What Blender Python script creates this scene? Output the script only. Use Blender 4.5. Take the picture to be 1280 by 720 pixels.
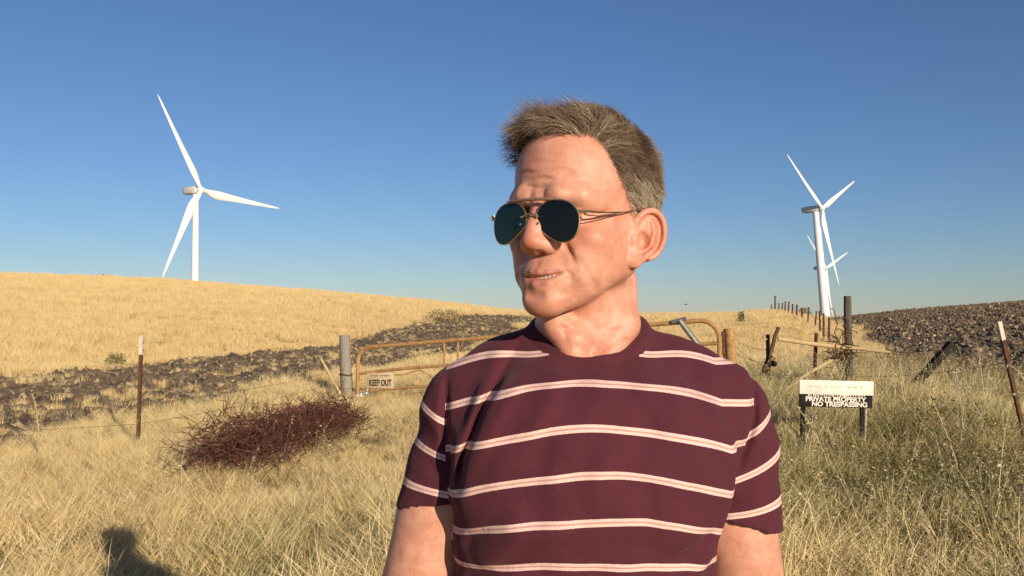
import bpy, math, random
import numpy as np
from math import radians, sin, cos, tan, pi
from mathutils import Vector, Matrix
random.seed(7); rng = np.random.default_rng(7)
for _o in list(bpy.data.objects): bpy.data.objects.remove(_o)
S = bpy.context.scene
COL = S.collection

# ---------------------------------------------------------------- camera
CAM_H, F_PX, HORIZON = 1.56, 1150.0, 395.0       # eye height (m), focal length and horizon row in the 1280x720 photo
cam = bpy.data.cameras.new('camera'); cam_ob = bpy.data.objects.new('camera', cam); COL.objects.link(cam_ob)
cam.sensor_width = 36.0; cam.lens = 36.0*F_PX/1280.0
cam.clip_start = 0.05; cam.clip_end = 20000
cam_ob.location = (0, 0, CAM_H)
cam_ob.rotation_euler = (radians(90)+math.atan((HORIZON-360)/F_PX), 0, 0)
S.camera = cam_ob

# ---------------------------------------------------------------- sky and sun
SUN_EL, SUN_AZ = radians(16.2), radians(28.5)     # the sun stands behind the camera, 29 degrees to its right
sun_dir = Vector((sin(SUN_AZ)*cos(SUN_EL), -cos(SUN_AZ)*cos(SUN_EL), sin(SUN_EL)))   # towards the sun
W = bpy.data.worlds.new('World'); S.world = W; W.use_nodes = True
_n = W.node_tree.nodes; _l = W.node_tree.links
sky = _n.new('ShaderNodeTexSky'); sky.sky_type = 'NISHITA'; sky.sun_disc = False
sky.sun_elevation = SUN_EL; sky.sun_rotation = math.atan2(sun_dir.x, sun_dir.y)
sky.air_density = 1.0; sky.dust_density = 0.0; sky.ozone_density = 4.2; sky.altitude = 100
_t = _n.new('ShaderNodeMix'); _t.data_type = 'RGBA'; _t.blend_type = 'MULTIPLY'; _t.inputs[0].default_value = 1; _t.inputs[7].default_value = (.96, 1.0, 1.17, 1)   # a clearer, bluer evening air
_l.new(sky.outputs[0], _t.inputs[6]); _l.new(_t.outputs[2], _n['Background'].inputs[0]); _n['Background'].inputs[1].default_value = 0.066
sl = bpy.data.lights.new('sun', 'SUN'); sl.energy = 4.9; sl.angle = radians(0.5); sl.color = (1.0, 0.85, 0.65)
so = bpy.data.objects.new('sun', sl); COL.objects.link(so)
so.rotation_euler = sun_dir.to_track_quat('Z', 'Y').to_euler(); so.location = (20, -30, 30)
vs = S.view_settings; vs.view_transform = 'Standard'; vs.look = 'None'; vs.gamma = 1; vs.use_curve_mapping = False
vs.exposure = 0.2

# ---------------------------------------------------------------- helpers
def tag(o, label=None, cat=None, group=None, kind=None):
    if label: o['label'] = label
    if cat: o['category'] = cat
    if group: o['group'] = group
    if kind: o['kind'] = kind
    return o
def empty(name, loc, rot=(0, 0, 0), parent=None):
    o = bpy.data.objects.new(name, None); o.empty_display_size = 0.2
    COL.objects.link(o); o.location = loc; o.rotation_euler = rot
    if parent: o.parent = parent
    return o
def np_mesh(name, verts, faces=None, smooth=True, loops=None, starts=None, mats=None, fmat=None):
    me = bpy.data.meshes.new(name)
    verts = np.asarray(verts, dtype=np.float32)
    me.vertices.add(len(verts)); me.vertices.foreach_set('co', verts.ravel())
    if faces is not None:
        faces = np.asarray(faces, dtype=np.int32); k = faces.shape[1]
        loops = faces.ravel(); starts = np.arange(0, len(loops), k, dtype=np.int32)
    if loops is not None and len(loops):
        me.loops.add(len(loops)); me.loops.foreach_set('vertex_index', np.asarray(loops, np.int32))
        me.polygons.add(len(starts)); me.polygons.foreach_set('loop_start', np.asarray(starts, np.int32))
        if fmat is not None: me.polygons.foreach_set('material_index', np.asarray(fmat, np.int32))
        me.polygons.foreach_set('use_smooth', np.full(len(starts), smooth))
    me.update(calc_edges=True); me.validate()
    return me
def add_ob(name, me, parent=None, mat=None):
    o = bpy.data.objects.new(name, me); COL.objects.link(o)
    if parent: o.parent = parent
    if mat is not None:
        for m in (mat if isinstance(mat, (list, tuple)) else [mat]): me.materials.append(m)
    return o
def vattr(me, name, vals, kind='FLOAT'):
    a = me.attributes.new(name, kind, 'POINT')
    vals = np.asarray(vals, np.float32)
    if kind == 'FLOAT': a.data.foreach_set('value', vals)
    elif kind == 'FLOAT_VECTOR': a.data.foreach_set('vector', vals.ravel())
    else: a.data.foreach_set('color', vals.ravel())

class MB:
    """collects simple solids and links them as one mesh"""
    def __init__(s): s.v = []; s.f = []
    def _add(s, v, f):
        b = len(s.v); s.v += [tuple(p) for p in v]; s.f += [tuple(i+b for i in q) for q in f]
    def box(s, c, size, rot=None, bevel=0.0, jit=0.0):
        hx, hy, hz = [d/2 for d in size]; R = rot.to_matrix() if rot is not None else Matrix.Identity(3)
        c = Vector(c)
        if bevel <= 0:
            pts = [(x*hx, y*hy, z*hz) for x in (-1, 1) for y in (-1, 1) for z in (-1, 1)]
            fs = [(0,1,3,2),(4,6,7,5),(0,4,5,1),(2,3,7,6),(0,2,6,4),(1,5,7,3)]
            s._add([c+R@Vector(p) for p in pts], fs); return
        import bmesh
        bm = bmesh.new(); bmesh.ops.create_cube(bm, size=1.0)
        for v in bm.verts: v.co = Vector((v.co.x*size[0], v.co.y*size[1], v.co.z*size[2]))
        bmesh.ops.bevel(bm, geom=bm.edges[:], offset=bevel, segments=2, affect='EDGES', profile=0.5)
        bm.verts.index_update()
        s._add([c+R@(v.co+Vector([random.uniform(-jit, jit) for _ in range(3)])) for v in bm.verts], [[v.index for v in f.verts] for f in bm.faces]); bm.free()
    def tube(s, pts, rad, n=8, caps=True, flat=1.0):
        pts = [Vector(p) for p in pts]; m = len(pts)
        if not hasattr(rad, '__len__'): rad = [rad]*m
        t0 = (pts[1]-pts[0]).normalized(); up = Vector((0, 0, 1)) if abs(t0.z) < .9 else Vector((1, 0, 0))
        a = t0.cross(up).normalized(); vs_ = []
        for i, p in enumerate(pts):
            t = (pts[min(i+1, m-1)]-pts[max(i-1, 0)])
            t = t.normalized() if t.length > 1e-9 else t0
            a = (a-t*a.dot(t)).normalized(); b = t.cross(a)
            for k in range(n):
                q = 2*pi*k/n; vs_.append(p+a*cos(q)*rad[i]+b*sin(q)*rad[i]*flat)
        fs = [(i*n+k, i*n+(k+1)%n, (i+1)*n+(k+1)%n, (i+1)*n+k) for i in range(m-1) for k in range(n)]
        if caps: fs += [tuple(range(n-1, -1, -1)), tuple((m-1)*n+k for k in range(n))]
        s._add(vs_, fs)
    def ball(s, c, r, n=10, m=7):
        c = Vector(c); r = r if hasattr(r, '__len__') else (r, r, r)
        vs_ = [c+Vector((0, 0, -r[2]))]
        for j in range(1, m):
            t = -pi/2+pi*j/m
            for k in range(n):
                q = 2*pi*k/n; vs_.append(c+Vector((r[0]*cos(t)*cos(q), r[1]*cos(t)*sin(q), r[2]*sin(t))))
        vs_.append(c+Vector((0, 0, r[2])))
        fs = [(0, 1+(k+1)%n, 1+k) for k in range(n)]
        for j in range(m-2):
            for k in range(n): fs.append((1+j*n+k, 1+j*n+(k+1)%n, 1+(j+1)*n+(k+1)%n, 1+(j+1)*n+k))
        L = len(vs_)-1; o = 1+(m-2)*n
        fs += [(o+k, o+(k+1)%n, L) for k in range(n)]
        s._add(vs_, fs)
    def build(s, name, mat, parent=None, smooth=True):
        me = bpy.data.meshes.new(name); me.from_pydata(s.v, [], s.f); me.update()
        if smooth:
            me.polygons.foreach_set('use_smooth', [True]*len(me.polygons)); 
            try: me.set_sharp_from_angle(angle=radians(38))
            except Exception: pass
        return add_ob(name, me, parent, mat)

# node helper: a material with a Principled shader whose colour is mixed from noise
def material(name, col, col2=None, scale=8.0, rough=0.7, bump=0.0, bump_scale=40.0, metal=0.0, spec=0.3, detail=6, contrast=(0.35, 0.65), coords='Object', stretch=None):
    m = bpy.data.materials.new(name); m.use_nodes = True; nt = m.node_tree; N, L = nt.nodes, nt.links
    p = N['Principled BSDF']; p.inputs['Roughness'].default_value = rough; p.inputs['Metallic'].default_value = metal
    p.inputs['Specular IOR Level'].default_value = spec; p.inputs['Base Color'].default_value = (*col, 1)
    tc = N.new('ShaderNodeTexCoord'); src = tc.outputs[coords]
    if stretch:
        mp = N.new('ShaderNodeMapping'); mp.inputs['Scale'].default_value = stretch; L.new(src, mp.inputs[0]); src = mp.outputs[0]
    if col2 is not None:
        nz = N.new('ShaderNodeTexNoise'); nz.inputs['Scale'].default_value = scale; nz.inputs['Detail'].default_value = detail; nz.inputs['Roughness'].default_value = 0.65
        L.new(src, nz.inputs['Vector'])
        cr = N.new('ShaderNodeValToRGB'); cr.color_ramp.elements[0].position, cr.color_ramp.elements[1].position = contrast
        cr.color_ramp.elements[0].color = (*col, 1); cr.color_ramp.elements[1].color = (*col2, 1)
        L.new(nz.outputs[0], cr.inputs[0]); L.new(cr.outputs[0], p.inputs['Base Color'])
    if bump:
        nb = N.new('ShaderNodeTexNoise'); nb.inputs['Scale'].default_value = bump_scale; nb.inputs['Detail'].default_value = 5
        L.new(src, nb.inputs['Vector']); bp = N.new('ShaderNodeBump'); bp.inputs['Strength'].default_value = bump; bp.inputs['Distance'].default_value = 0.01
        L.new(nb.outputs[0], bp.inputs['Height']); L.new(bp.outputs[0], p.inputs['Normal'])
    return m
def sstep(a, b, x):
    t = np.clip((x-a)/(b-a), 0, 1); return t*t*(3-2*t)
# ================================================================ the land
def crest(t):      # rise of the skyline per metre of distance, seen from the road, as a function of bearing t = x / y
    return np.interp(t, [-.80, -.557, -.383, -.21, -.10, 0, .10, .22, .287, .34, .43, .556, .8], [.046, .0440, .0375, .0255, .015, .0040, .0005, .0005, .0055, -.0040, .006, .0150, .028])
def start(t): return np.interp(t, [-.8, -.557, -.3, -.18, 0, .2, .34, .6], [20, 25, 36, 46, 30, 24, 26, 24])
YC = 125.0
_T = np.linspace(-1.3, 1.3, 521); _S = np.linspace(0.02, 1, 120)
def _shape(s): return s*(1.72-.72*s)
_g = []
for t in _T:
    y = start(t)+(YC-start(t))*_S; lo, hi = -3.0, 25.0
    for _ in range(40):
        m = (lo+hi)/2; r = ((m*_shape(_S)-CAM_H)/y).max()
        if r < crest(t): lo = m
        else: hi = m
    _g.append(lo)
_g = np.array(_g)
_k = np.exp(-np.linspace(-2, 2, 15)**2); _g = np.convolve(np.pad(_g, 7, 'edge'), _k/_k.sum(), 'valid')
def noise2(x, y, f, seed):
    r = np.random.default_rng(seed); v = np.zeros(np.broadcast(x, y).shape)
    for _ in range(7):
        a = r.uniform(0, 2*pi); k = f*r.uniform(.6, 1.6); v += np.sin(k*(x*cos(a)+y*sin(a))+r.uniform(0, 6.3))
    return v/3.0
def far_drop(y):
    return -8*sstep(YC-4, 390, y)-8*sstep(390, 800, y)-20*sstep(1200, 5000, y)
def band_mask(x, y):      # ploughed strip running away to the right, left of the gate
    w = .5*noise2(x, y, .9, 5)+.35*noise2(x, y, 3.1, 6)
    hi = np.interp(y, [0, 11, 14, 21, 35, 60, 80], [-5.2, -6.0, -6.1, -4.1, -1.4, 1.5, 3]) + w*np.clip(y/30, .5, 2.0)
    lo = np.interp(y, [0, 22, 30, 45, 62, 80, 95], [-12.2, -12.3, -11.2, -8.4, -5, -1, 2.5]) + w*.6*np.clip(y/30, .4, 2.0)
    return sstep(-.3, .3, hi-x)*sstep(-.25, .25, x-lo)*sstep(-4, 0, y)*sstep(88, 74, y)
def field_mask(x, y):     # ploughed field on the right
    e = np.interp(y, [12, 17, 28, 45, 60, 90, 125], [8.9, 9.5, 11.6, 16.6, 22.0, 31.0, 42.0])+.5*noise2(x, y, .7, 8)
    return sstep(-.5, .5, x-e)*sstep(14.2, 16.0, y+.6*noise2(x, y, 1.1, 9)-.0*x)
def height(x, y):
    x = np.asarray(x, float); y = np.asarray(y, float); yy = np.maximum(y, 3.0); t = np.clip(x/yy, -1.3, 1.3)
    g = np.interp(t, _T, _g); s = np.clip((yy-start(t))/(YC-start(t)), 0, 1)
    z = g*_shape(s)*(y > 3)
    z = z*(1-sstep(YC, 330, y))+far_drop(y)
    # the bank right of the gate lifts the ground a little
    z = z+.45*np.exp(-((x-4.6)/3.2)**2-((y-15.5)/5.0)**2)+.16*np.exp(-((x-4.2)/2.5)**2-((y-9.5)/3.0)**2)
    rough = sstep(3, 6, np.hypot(x, y-1))*sstep(400, 150, y)
    z = z+rough*(.030*noise2(x, y, 1.3, 1)+.018*noise2(x, y, 4.0, 2)+.07*noise2(x, y, .25, 3)*sstep(10, 40, y))
    pm = np.maximum(band_mask(x, y), field_mask(x, y))
    z = z+pm*(.06*noise2(x, y, 3.5, 4)+.05*noise2(x, y, 7.0, 7)+.04)
    return z
def hz(x, y): return float(height(np.array([x]), np.array([y]))[0])
def ground_at(u, y, dz=0.0):      # a point of the ground seen in column u of the photo at distance y
    x = (u-640)/F_PX*y; return Vector((x, y, hz(x, y)+dz))

def build_ground():
    fa = np.linspace(radians(-42), radians(42), 760); ba = np.linspace(radians(42), radians(318), 90)[1:-1]
    ang = np.concatenate([fa, ba])
    r = np.concatenate([np.geomspace(.25, 9, 70)[:-1], np.geomspace(9, 135, 380)[:-1], np.geomspace(135, 9000, 70)])
    A, Rr = np.meshgrid(ang, r, indexing='ij'); X = np.sin(A)*Rr; Y = np.cos(A)*Rr; Z = height(X, Y)
    nA, nR = A.shape
    V = np.concatenate([np.stack([X, Y, Z], 2).reshape(-1, 3), [[0, 0, hz(0, 0)]]])
    i = np.arange(nA)[:, None]; j = np.arange(nR-1)[None]; k = (i+1) % nA
    Q = np.stack([i*nR+j, i*nR+j+1, k*nR+j+1, k*nR+j], 2).reshape(-1, 4)
    c = len(V)-1; Tt = np.stack([np.full(nA, c), np.arange(nA)*nR, ((np.arange(nA)+1) % nA)*nR], 1)
    loops = np.concatenate([Q.ravel(), Tt.ravel()]); starts = np.concatenate([np.arange(len(Q))*4, len(Q)*4+np.arange(nA)*3])
    me = np_mesh('ground', V, loops=loops, starts=starts)
    x, y = V[:, 0], V[:, 1]
    vattr(me, 'plough', np.maximum(band_mask(x, y), field_mask(x, y)))
    vattr(me, 'road', sstep(2.6, 1.2, np.abs(x-(.9+.16*np.maximum(y-14, 0))))*sstep(14, 19, y)*.6)
    vattr(me, 'green', sstep(.5, 3.0, x)*sstep(30, 12, y)*.8)
    o = add_ob('ground', me); tag(o, kind='structure'); return o
GROUND = build_ground()
def ground_material():
    m = bpy.data.materials.new('dry_land'); m.use_nodes = True; N, L = m.node_tree.nodes, m.node_tree.links; p = N['Principled BSDF']
    p.inputs['Roughness'].default_value = .95; p.inputs['Specular IOR Level'].default_value = .1
    tc = N.new('ShaderNodeTexCoord')
    def at(n): a = N.new('ShaderNodeAttribute'); a.attribute_name = n; return a.outputs['Fac']
    def nz(sc, det=5, st=None, rough=.6):
        n = N.new('ShaderNodeTexNoise'); n.inputs['Scale'].default_value = sc; n.inputs['Detail'].default_value = det; n.inputs['Roughness'].default_value = rough
        if st:
            mp = N.new('ShaderNodeMapping'); mp.inputs['Scale'].default_value = st; L.new(tc.outputs['Object'], mp.inputs[0]); L.new(mp.outputs[0], n.inputs[0])
        else: L.new(tc.outputs['Object'], n.inputs[0])
        return n.outputs[0]
    def ramp(f, stops):
        r = N.new('ShaderNodeValToRGB'); e = r.color_ramp.elements
        e[0].position, e[0].color = stops[0][0], (*stops[0][1], 1); e[1].position, e[1].color = stops[-1][0], (*stops[-1][1], 1)
        for q, c in stops[1:-1]: k = e.new(q); k.color = (*c, 1)
        L.new(f, r.inputs[0]); return r.outputs[0]
    def mix(f, a, b, mode='MIX'):
        x = N.new('ShaderNodeMix'); x.data_type = 'RGBA'; x.blend_type = mode
        for i, v in ((0, f), (6, a), (7, b)):
            if isinstance(v, (int, float)): x.inputs[i].default_value = v
            elif isinstance(v, tuple): x.inputs[i].default_value = (*v, 1)
            else: L.new(v, x.inputs[i])
        return x.outputs[2]
    straw = ramp(nz(.35, 8, None, .7), [(.30, (.54, .385, .155)), (.5, (.64, .475, .215)), (.72, (.70, .54, .27))])
    streak = ramp(nz(.22, 7, (1.0, 4.5, 8), .72), [(.38, (.62, .52, .40)), (.52, (1, 1, 1)), (.75, (1.04, 1.02, .98))])
    straw = mix(.75, straw, streak, 'MULTIPLY')
    spots = ramp(nz(2.6, 6, None, .75), [(.30, (.55, .50, .42)), (.46, (1, 1, 1)), (.8, (1.05, 1.03, 1))])
    straw = mix(.8, straw, spots, 'MULTIPLY')
    soil = ramp(nz(1.6, 8, None, .75), [(.30, (.10, .075, .050)), (.46, (.185, .138, .090)), (.58, (.30, .225, .138)), (.74, (.46, .35, .19))])
    c = mix(at('road'), straw, (.44, .315, .155))
    c = mix(at('green'), c, ramp(nz(1.1, 6), [(.35, (.20, .170, .065)), (.65, (.38, .29, .12))]))
    pl = N.new('ShaderNodeMath'); pl.operation = 'ADD'; L.new(at('plough'), pl.inputs[0])
    q = N.new('ShaderNodeMath'); q.operation = 'MULTIPLY_ADD'; L.new(nz(1.9, 5), q.inputs[0]); q.inputs[1].default_value = 1.6; q.inputs[2].default_value = -.85; L.new(q.outputs[0], pl.inputs[1])
    g = N.new('ShaderNodeMapRange'); g.inputs[1].default_value = .40; g.inputs[2].default_value = .60; L.new(pl.outputs[0], g.inputs[0])
    k = N.new('ShaderNodeMath'); k.operation = 'MULTIPLY'; L.new(g.outputs[0], k.inputs[0]); 
    st = N.new('ShaderNodeMapRange'); st.inputs[1].default_value = .02; st.inputs[2].default_value = .3; L.new(at('plough'), st.inputs[0]); L.new(st.outputs[0], k.inputs[1])
    c = mix(k.outputs[0], c, soil)
    L.new(c, p.inputs['Base Color'])
    b = N.new('ShaderNodeBump'); b.inputs['Strength'].default_value = .9; b.inputs['Distance'].default_value = .14; L.new(nz(3.2, 10, None, .75), b.inputs['Height']); L.new(b.outputs[0], p.inputs['Normal'])
    return m
GROUND.data.materials.append(ground_material())
# ================================================================ grass, weeds and clods: stuff nobody could count
LIB = bpy.data.collections.new('plant_library')        # source meshes for the instances below, not linked to the scene
def blade_mat(name, c1, c2, c3, trans=.18):
    m = bpy.data.materials.new(name); m.use_nodes = True; N, L = m.node_tree.nodes, m.node_tree.links; p = N['Principled BSDF']; out = N['Material Output']
    oi = N.new('ShaderNodeObjectInfo'); at = N.new('ShaderNodeAttribute'); at.attribute_name = 'tone'
    ad = N.new('ShaderNodeMath'); ad.operation = 'MULTIPLY_ADD'; L.new(oi.outputs['Random'], ad.inputs[0]); ad.inputs[1].default_value = .55
    sc = N.new('ShaderNodeMath'); sc.operation = 'MULTIPLY'; L.new(at.outputs['Fac'], sc.inputs[0]); sc.inputs[1].default_value = .45; L.new(sc.outputs[0], ad.inputs[2])
    cr = N.new('ShaderNodeValToRGB'); e = cr.color_ramp.elements; e[0].color = (*c1, 1); e[1].color = (*c3, 1); k = e.new(.5); k.color = (*c2, 1); e[0].position = .1; e[2].position = .9
    L.new(ad.outputs[0], cr.inputs[0]); L.new(cr.outputs[0], p.inputs['Base Color'])
    p.inputs['Roughness'].default_value = .6; p.inputs['Specular IOR Level'].default_value = .25
    tr = N.new('ShaderNodeBsdfTranslucent'); L.new(cr.outputs[0], tr.inputs[0]); ms = N.new('ShaderNodeMixShader'); ms.inputs[0].default_value = trans
    L.new(p.outputs[0], ms.inputs[1]); L.new(tr.outputs[0], ms.inputs[2]); L.new(ms.outputs[0], out.inputs[0])
    return m
M_GOLD = blade_mat('dry_blades', (.44, .30, .12), (.80, .62, .30), (.90, .77, .46))
M_HILL = blade_mat('hill_blades', (.60, .43, .185), (.74, .56, .27), (.82, .66, .36), .15)
M_OLIVE = blade_mat('olive_blades', (.15, .145, .05), (.40, .35, .135), (.76, .64, .34))
M_BROWN = blade_mat('brown_weed', (.12, .075, .036), (.26, .17, .08), (.46, .33, .16))
M_GREEN = blade_mat('green_weed', (.10, .098, .034), (.24, .215, .08), (.44, .38, .16))
M_PALE = blade_mat('pale_stalks', (.46, .35, .17), (.60, .48, .27), (.74, .64, .42))
def tuft(name, n, h, spread, lean, w, mat, segs=3, curve=.5, seed=0, leaves=0, heads=0, wind=(.25, .0)):
    r = np.random.default_rng(seed); V, F, T = [], [], []
    for b in range(n):
        a = r.uniform(0, 2*pi); rr = spread*math.sqrt(r.random()); p = np.array([rr*cos(a), rr*sin(a), -.02])
        hh = h*r.uniform(.55, 1.05); az = r.uniform(0, 2*pi); ln = lean*r.uniform(.2, 1.1)
        d = np.array([cos(az)*ln+wind[0]*r.uniform(.3, 1), sin(az)*ln+wind[1], 1.0]); d /= np.linalg.norm(d)
        bend = np.array([cos(az), sin(az), -.35])*curve*r.uniform(.2, 1.3)
        sd = np.cross(d, [cos(az+1.3), sin(az+1.3), 0]); sd /= np.linalg.norm(sd); tone = r.random(); st = len(V); ww = w*r.uniform(.6, 1.3)
        pts = []
        for s in range(segs+1):
            f = s/segs; q = ww*(1-f**1.4)*.5+w*.06; V += [p-sd*q, p+sd*q]; T += [tone, tone]; pts.append(p.copy())
            p = p+d*hh/segs; d = d+bend/segs; d /= np.linalg.norm(d)
        for s in range(segs): F.append((st+2*s, st+2*s+1, st+2*s+3, st+2*s+2))
        for kind, cnt in (('leaf', leaves), ('head', heads)):
            for _ in range(cnt):
                if kind == 'leaf': f = r.uniform(.15, .95); L_ = h*r.uniform(.03, .085); lw = L_*.20
                else: f = r.uniform(.72, 1.0); L_ = h*r.uniform(.014, .030); lw = L_*.17
                i = min(int(f*segs), segs-1); c = pts[i]+(pts[i+1]-pts[i])*(f*segs-i)
                e = r.normal(size=3); e[2] = abs(e[2])*.6 if kind == 'leaf' else -abs(e[2])*.6; e /= np.linalg.norm(e); g = np.cross(e, r.normal(size=3)); g /= np.linalg.norm(g)
                st = len(V); V += [c, c+e*L_*.5+g*lw, c+e*L_, c+e*L_*.5-g*lw]; tn = r.random(); T += [tn]*4; F.append((st, st+1, st+2, st+3))
    me = np_mesh(name, V, F, smooth=False); vattr(me, 'tone', T); me.materials.append(mat)
    o = bpy.data.objects.new(name, me); return o
def library(name, objs):
    c = bpy.data.collections.new(name)
    for o in objs: c.objects.link(o)
    return c
def scatter(name, coll, P, scale, rot, idx, label):
    me = np_mesh(name, P); vattr(me, 'sc', scale, 'FLOAT'); vattr(me, 'rot', rot, 'FLOAT_VECTOR')
    a = me.attributes.new('pick', 'INT', 'POINT'); a.data.foreach_set('value', np.asarray(idx, np.int32))
    o = add_ob(name, me); tag(o, label, name.replace('_', ' '), kind='stuff')
    ng = bpy.data.node_groups.new(name, 'GeometryNodeTree'); ng.interface.new_socket('Geometry', in_out='INPUT', socket_type='NodeSocketGeometry'); ng.interface.new_socket('Geometry', in_out='OUTPUT', socket_type='NodeSocketGeometry')
    N, L = ng.nodes, ng.links; i_, o_ = N.new('NodeGroupInput'), N.new('NodeGroupOutput')
    ci = N.new('GeometryNodeCollectionInfo'); ci.inputs['Collection'].default_value = coll; ci.inputs['Separate Children'].default_value = True; ci.inputs['Reset Children'].default_value = True
    ip = N.new('GeometryNodeInstanceOnPoints'); ip.inputs['Pick Instance'].default_value = True
    def na(n, t):
        q = N.new('GeometryNodeInputNamedAttribute'); q.data_type = t; q.inputs[0].default_value = n; return q.outputs[0]
    mp = N.new('GeometryNodeMeshToPoints'); L.new(i_.outputs[0], mp.inputs[0])
    L.new(mp.outputs[0], ip.inputs['Points']); L.new(ci.outputs[0], ip.inputs['Instance']); L.new(na('pick', 'INT'), ip.inputs['Instance Index'])
    er = N.new('FunctionNodeEulerToRotation'); L.new(na('rot', 'FLOAT_VECTOR'), er.inputs[0]); L.new(er.outputs[0], ip.inputs['Rotation']); L.new(na('sc', 'FLOAT'), ip.inputs['Scale'])
    L.new(ip.outputs[0], o_.inputs[0])
    md = o.modifiers.new('instances', 'NODES'); md.node_group = ng; return o
def polar(n, y0, y1, tmax=.86, pw=1.0):      # points spread over the wedge in view; pw > 1 crowds them towards the camera
    q = rng.random(n); y = (y0**(2/pw)+(y1**(2/pw)-y0**(2/pw))*q)**(pw/2); t = rng.uniform(-tmax, tmax, n); return t*y, y
def keep(x, y, dens): m = rng.random(len(x)) < dens; return x[m], y[m]
def plough(x, y): return np.maximum(band_mask(x, y), field_mask(x, y))
def free(x, y):      # not on the man's feet, not in the ploughed land, thin on the track
    d = np.hypot(x-.09, y-1.1)
    tr = np.exp(-((x-(.9+.16*np.maximum(y-14, 0)))/1.6)**2)*sstep(16, 21, y)
    return (1-plough(x, y))*sstep(.35, .7, d)*(1-.75*tr)
def low_left(x, y): return 1-.34*sstep(6.8, 8.0, y)*sstep(17.5, 15.5, y)*sstep(.5, -1.0, x)+.12*sstep(6.5, 5, y)-.22*sstep(6.2, 7.2, y)*sstep(12.5, 11, y)*sstep(-3.8, -3.2, x)*sstep(-1.2, -1.6, x)
def rightness(x, y): return np.maximum(sstep(.2, 2.2, x-.02*y+.5*noise2(x, y, .8, 21)), .62*np.exp(-((x+1.45)/.75)**2-((y-5.7)/.95)**2))
def bare(x, y): return np.maximum(np.exp(-((x-2.55)/.5)**2-((y-5.4)/.6)**2), .8*np.exp(-((x-3.5)/.9)**2-((y-7.4)/.7)**2))
def put(name, coll, x, y, smin, smax, label, tilt=.12, yaw=None, wscale=None, tall=None):
    n = len(x); sc = rng.uniform(smin, smax, n)*(.75+.25*np.clip(noise2(x, y, 1.4, 31)+.6, 0, 1.6))
    if wscale is not None: sc = sc*wscale
    if tall is not None: sc = sc*tall
    rot = np.stack([rng.normal(0, tilt, n), rng.normal(0, tilt, n), rng.uniform(0, 2*pi, n) if yaw is None else rng.normal(yaw, .7, n)], 1)
    return scatter(name, coll, np.stack([x, y, height(x, y)], 1), sc, rot, rng.integers(0, len(coll.objects), n), label)

gold = library('gold_tufts', [tuft('tuft', 24, .40, .10, .45, .0058, M_GOLD, 4, .9, seed=i) for i in range(6)])
lean_ = library('leaning_tufts', [tuft('tuft', 22, .54, .08, .35, .0058, M_GOLD, 5, 1.5, seed=20+i, wind=(.75, .1)) for i in range(4)])
coarse = library('coarse_tufts', [tuft('tuft', 46, .36, .28, .35, .012, M_HILL, 2, .5, seed=40+i) for i in range(5)])
stalk = library('stalks', [tuft('stalk', 3, .80, .05, .22, .0040, M_PALE, 5, .55, seed=60+i, heads=16) for i in range(6)])
olive = library('olive_tufts', [tuft('tuft', 24, .38, .12, .55, .0058, M_OLIVE, 4, .9, seed=80+i) for i in range(5)])
weed = library('weeds', [tuft('weed', 16, .42, .10, .5, .0036, M_BROWN, 4, .35, seed=100+i, leaves=9, heads=5) for i in range(4)]+[tuft('weed', 16, .40, .12, .5, .0036, M_GREEN, 4, .35, seed=110+i, leaves=10) for i in range(4)])
litter = library('litter', [tuft('litter', 26, .26, .16, 2.2, .005, M_BROWN, 2, .5, seed=130+i, leaves=1) for i in range(4)])

x, y = polar(57960, 2.2, 27, pw=1.35); x, y = keep(x, y, free(x, y)*(1-.72*rightness(x, y))*np.clip(.62+.55*noise2(x, y, 2.4, 41)+.35*noise2(x, y, 6.0, 46), .06, 1))
put('dry_grass', gold, x, y, .75, 1.15, 'thick golden dry grass over the ground before the gate', tall=low_left(x, y))
x, y = polar(20160, 2.2, 19, pw=1.35); x, y = keep(x, y, free(x, y)*(noise2(x, y, .9, 42) > -.15)*(1-.72*rightness(x, y)))
_h0, _h1 = (-2.75, 8.0), (-2.2, 11.7); _f = rng.random(70); x = np.concatenate([x, _h0[0]+(_h1[0]-_h0[0])*_f+rng.normal(0, .25, 70)]); y = np.concatenate([y, _h0[1]+(_h1[1]-_h0[1])*_f+rng.normal(0, .2, 70)])
put('leaning_grass', lean_, x, y, .7, 1.1, 'long straw coloured grass bent over by the wind', yaw=2.6, tall=low_left(x, y))
x, y = polar(37800, 18, 62, pw=1.15); x, y = keep(x, y, free(x, y))
put('distant_grass', coarse, x, y, .7, 1.1, 'straw coloured grass beyond the gate and on the lower hillside')
x, y = polar(52920, 52, 138, pw=1.0); x, y = keep(x, y, (1-plough(x, y))*(noise2(x, y, .35, 43) > -.9))
put('hillside_grass', coarse, x, y, .8, 1.2, 'golden grass covering the rounded hillside under the turbines', wscale=1.25)
x, y = polar(37800, 2.2, 22, pw=1.35); x, y = keep(x, y, free(x, y)*rightness(x, y)*np.clip(.7+.5*noise2(x, y, 2.2, 44)+.3*noise2(x, y, 5.5, 47), .08, 1)*(1-.85*bare(x, y)))
put('olive_grass', olive, x, y, .75, 1.2, 'olive and straw coloured grass on the right of the man')
x, y = polar(11340, 2.2, 24, pw=1.3); x, y = keep(x, y, free(x, y)*np.clip(.06+.9*rightness(x, y), 0, 1)*(noise2(x, y, 1.0, 45) > .25))
put('dry_weeds', weed, x, y, .7, 1.25, 'brown and green leafy weeds among the grass on the right')
x, y = polar(6552, 2.4, 24, pw=1.25); x, y = keep(x, y, free(x, y)*np.clip(.10+.9*rightness(x, y), 0, 1))
put('tall_stalks', stalk, x, y, .65, 1.25, 'pale upright grass stalks with seed heads standing above the weeds')
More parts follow.
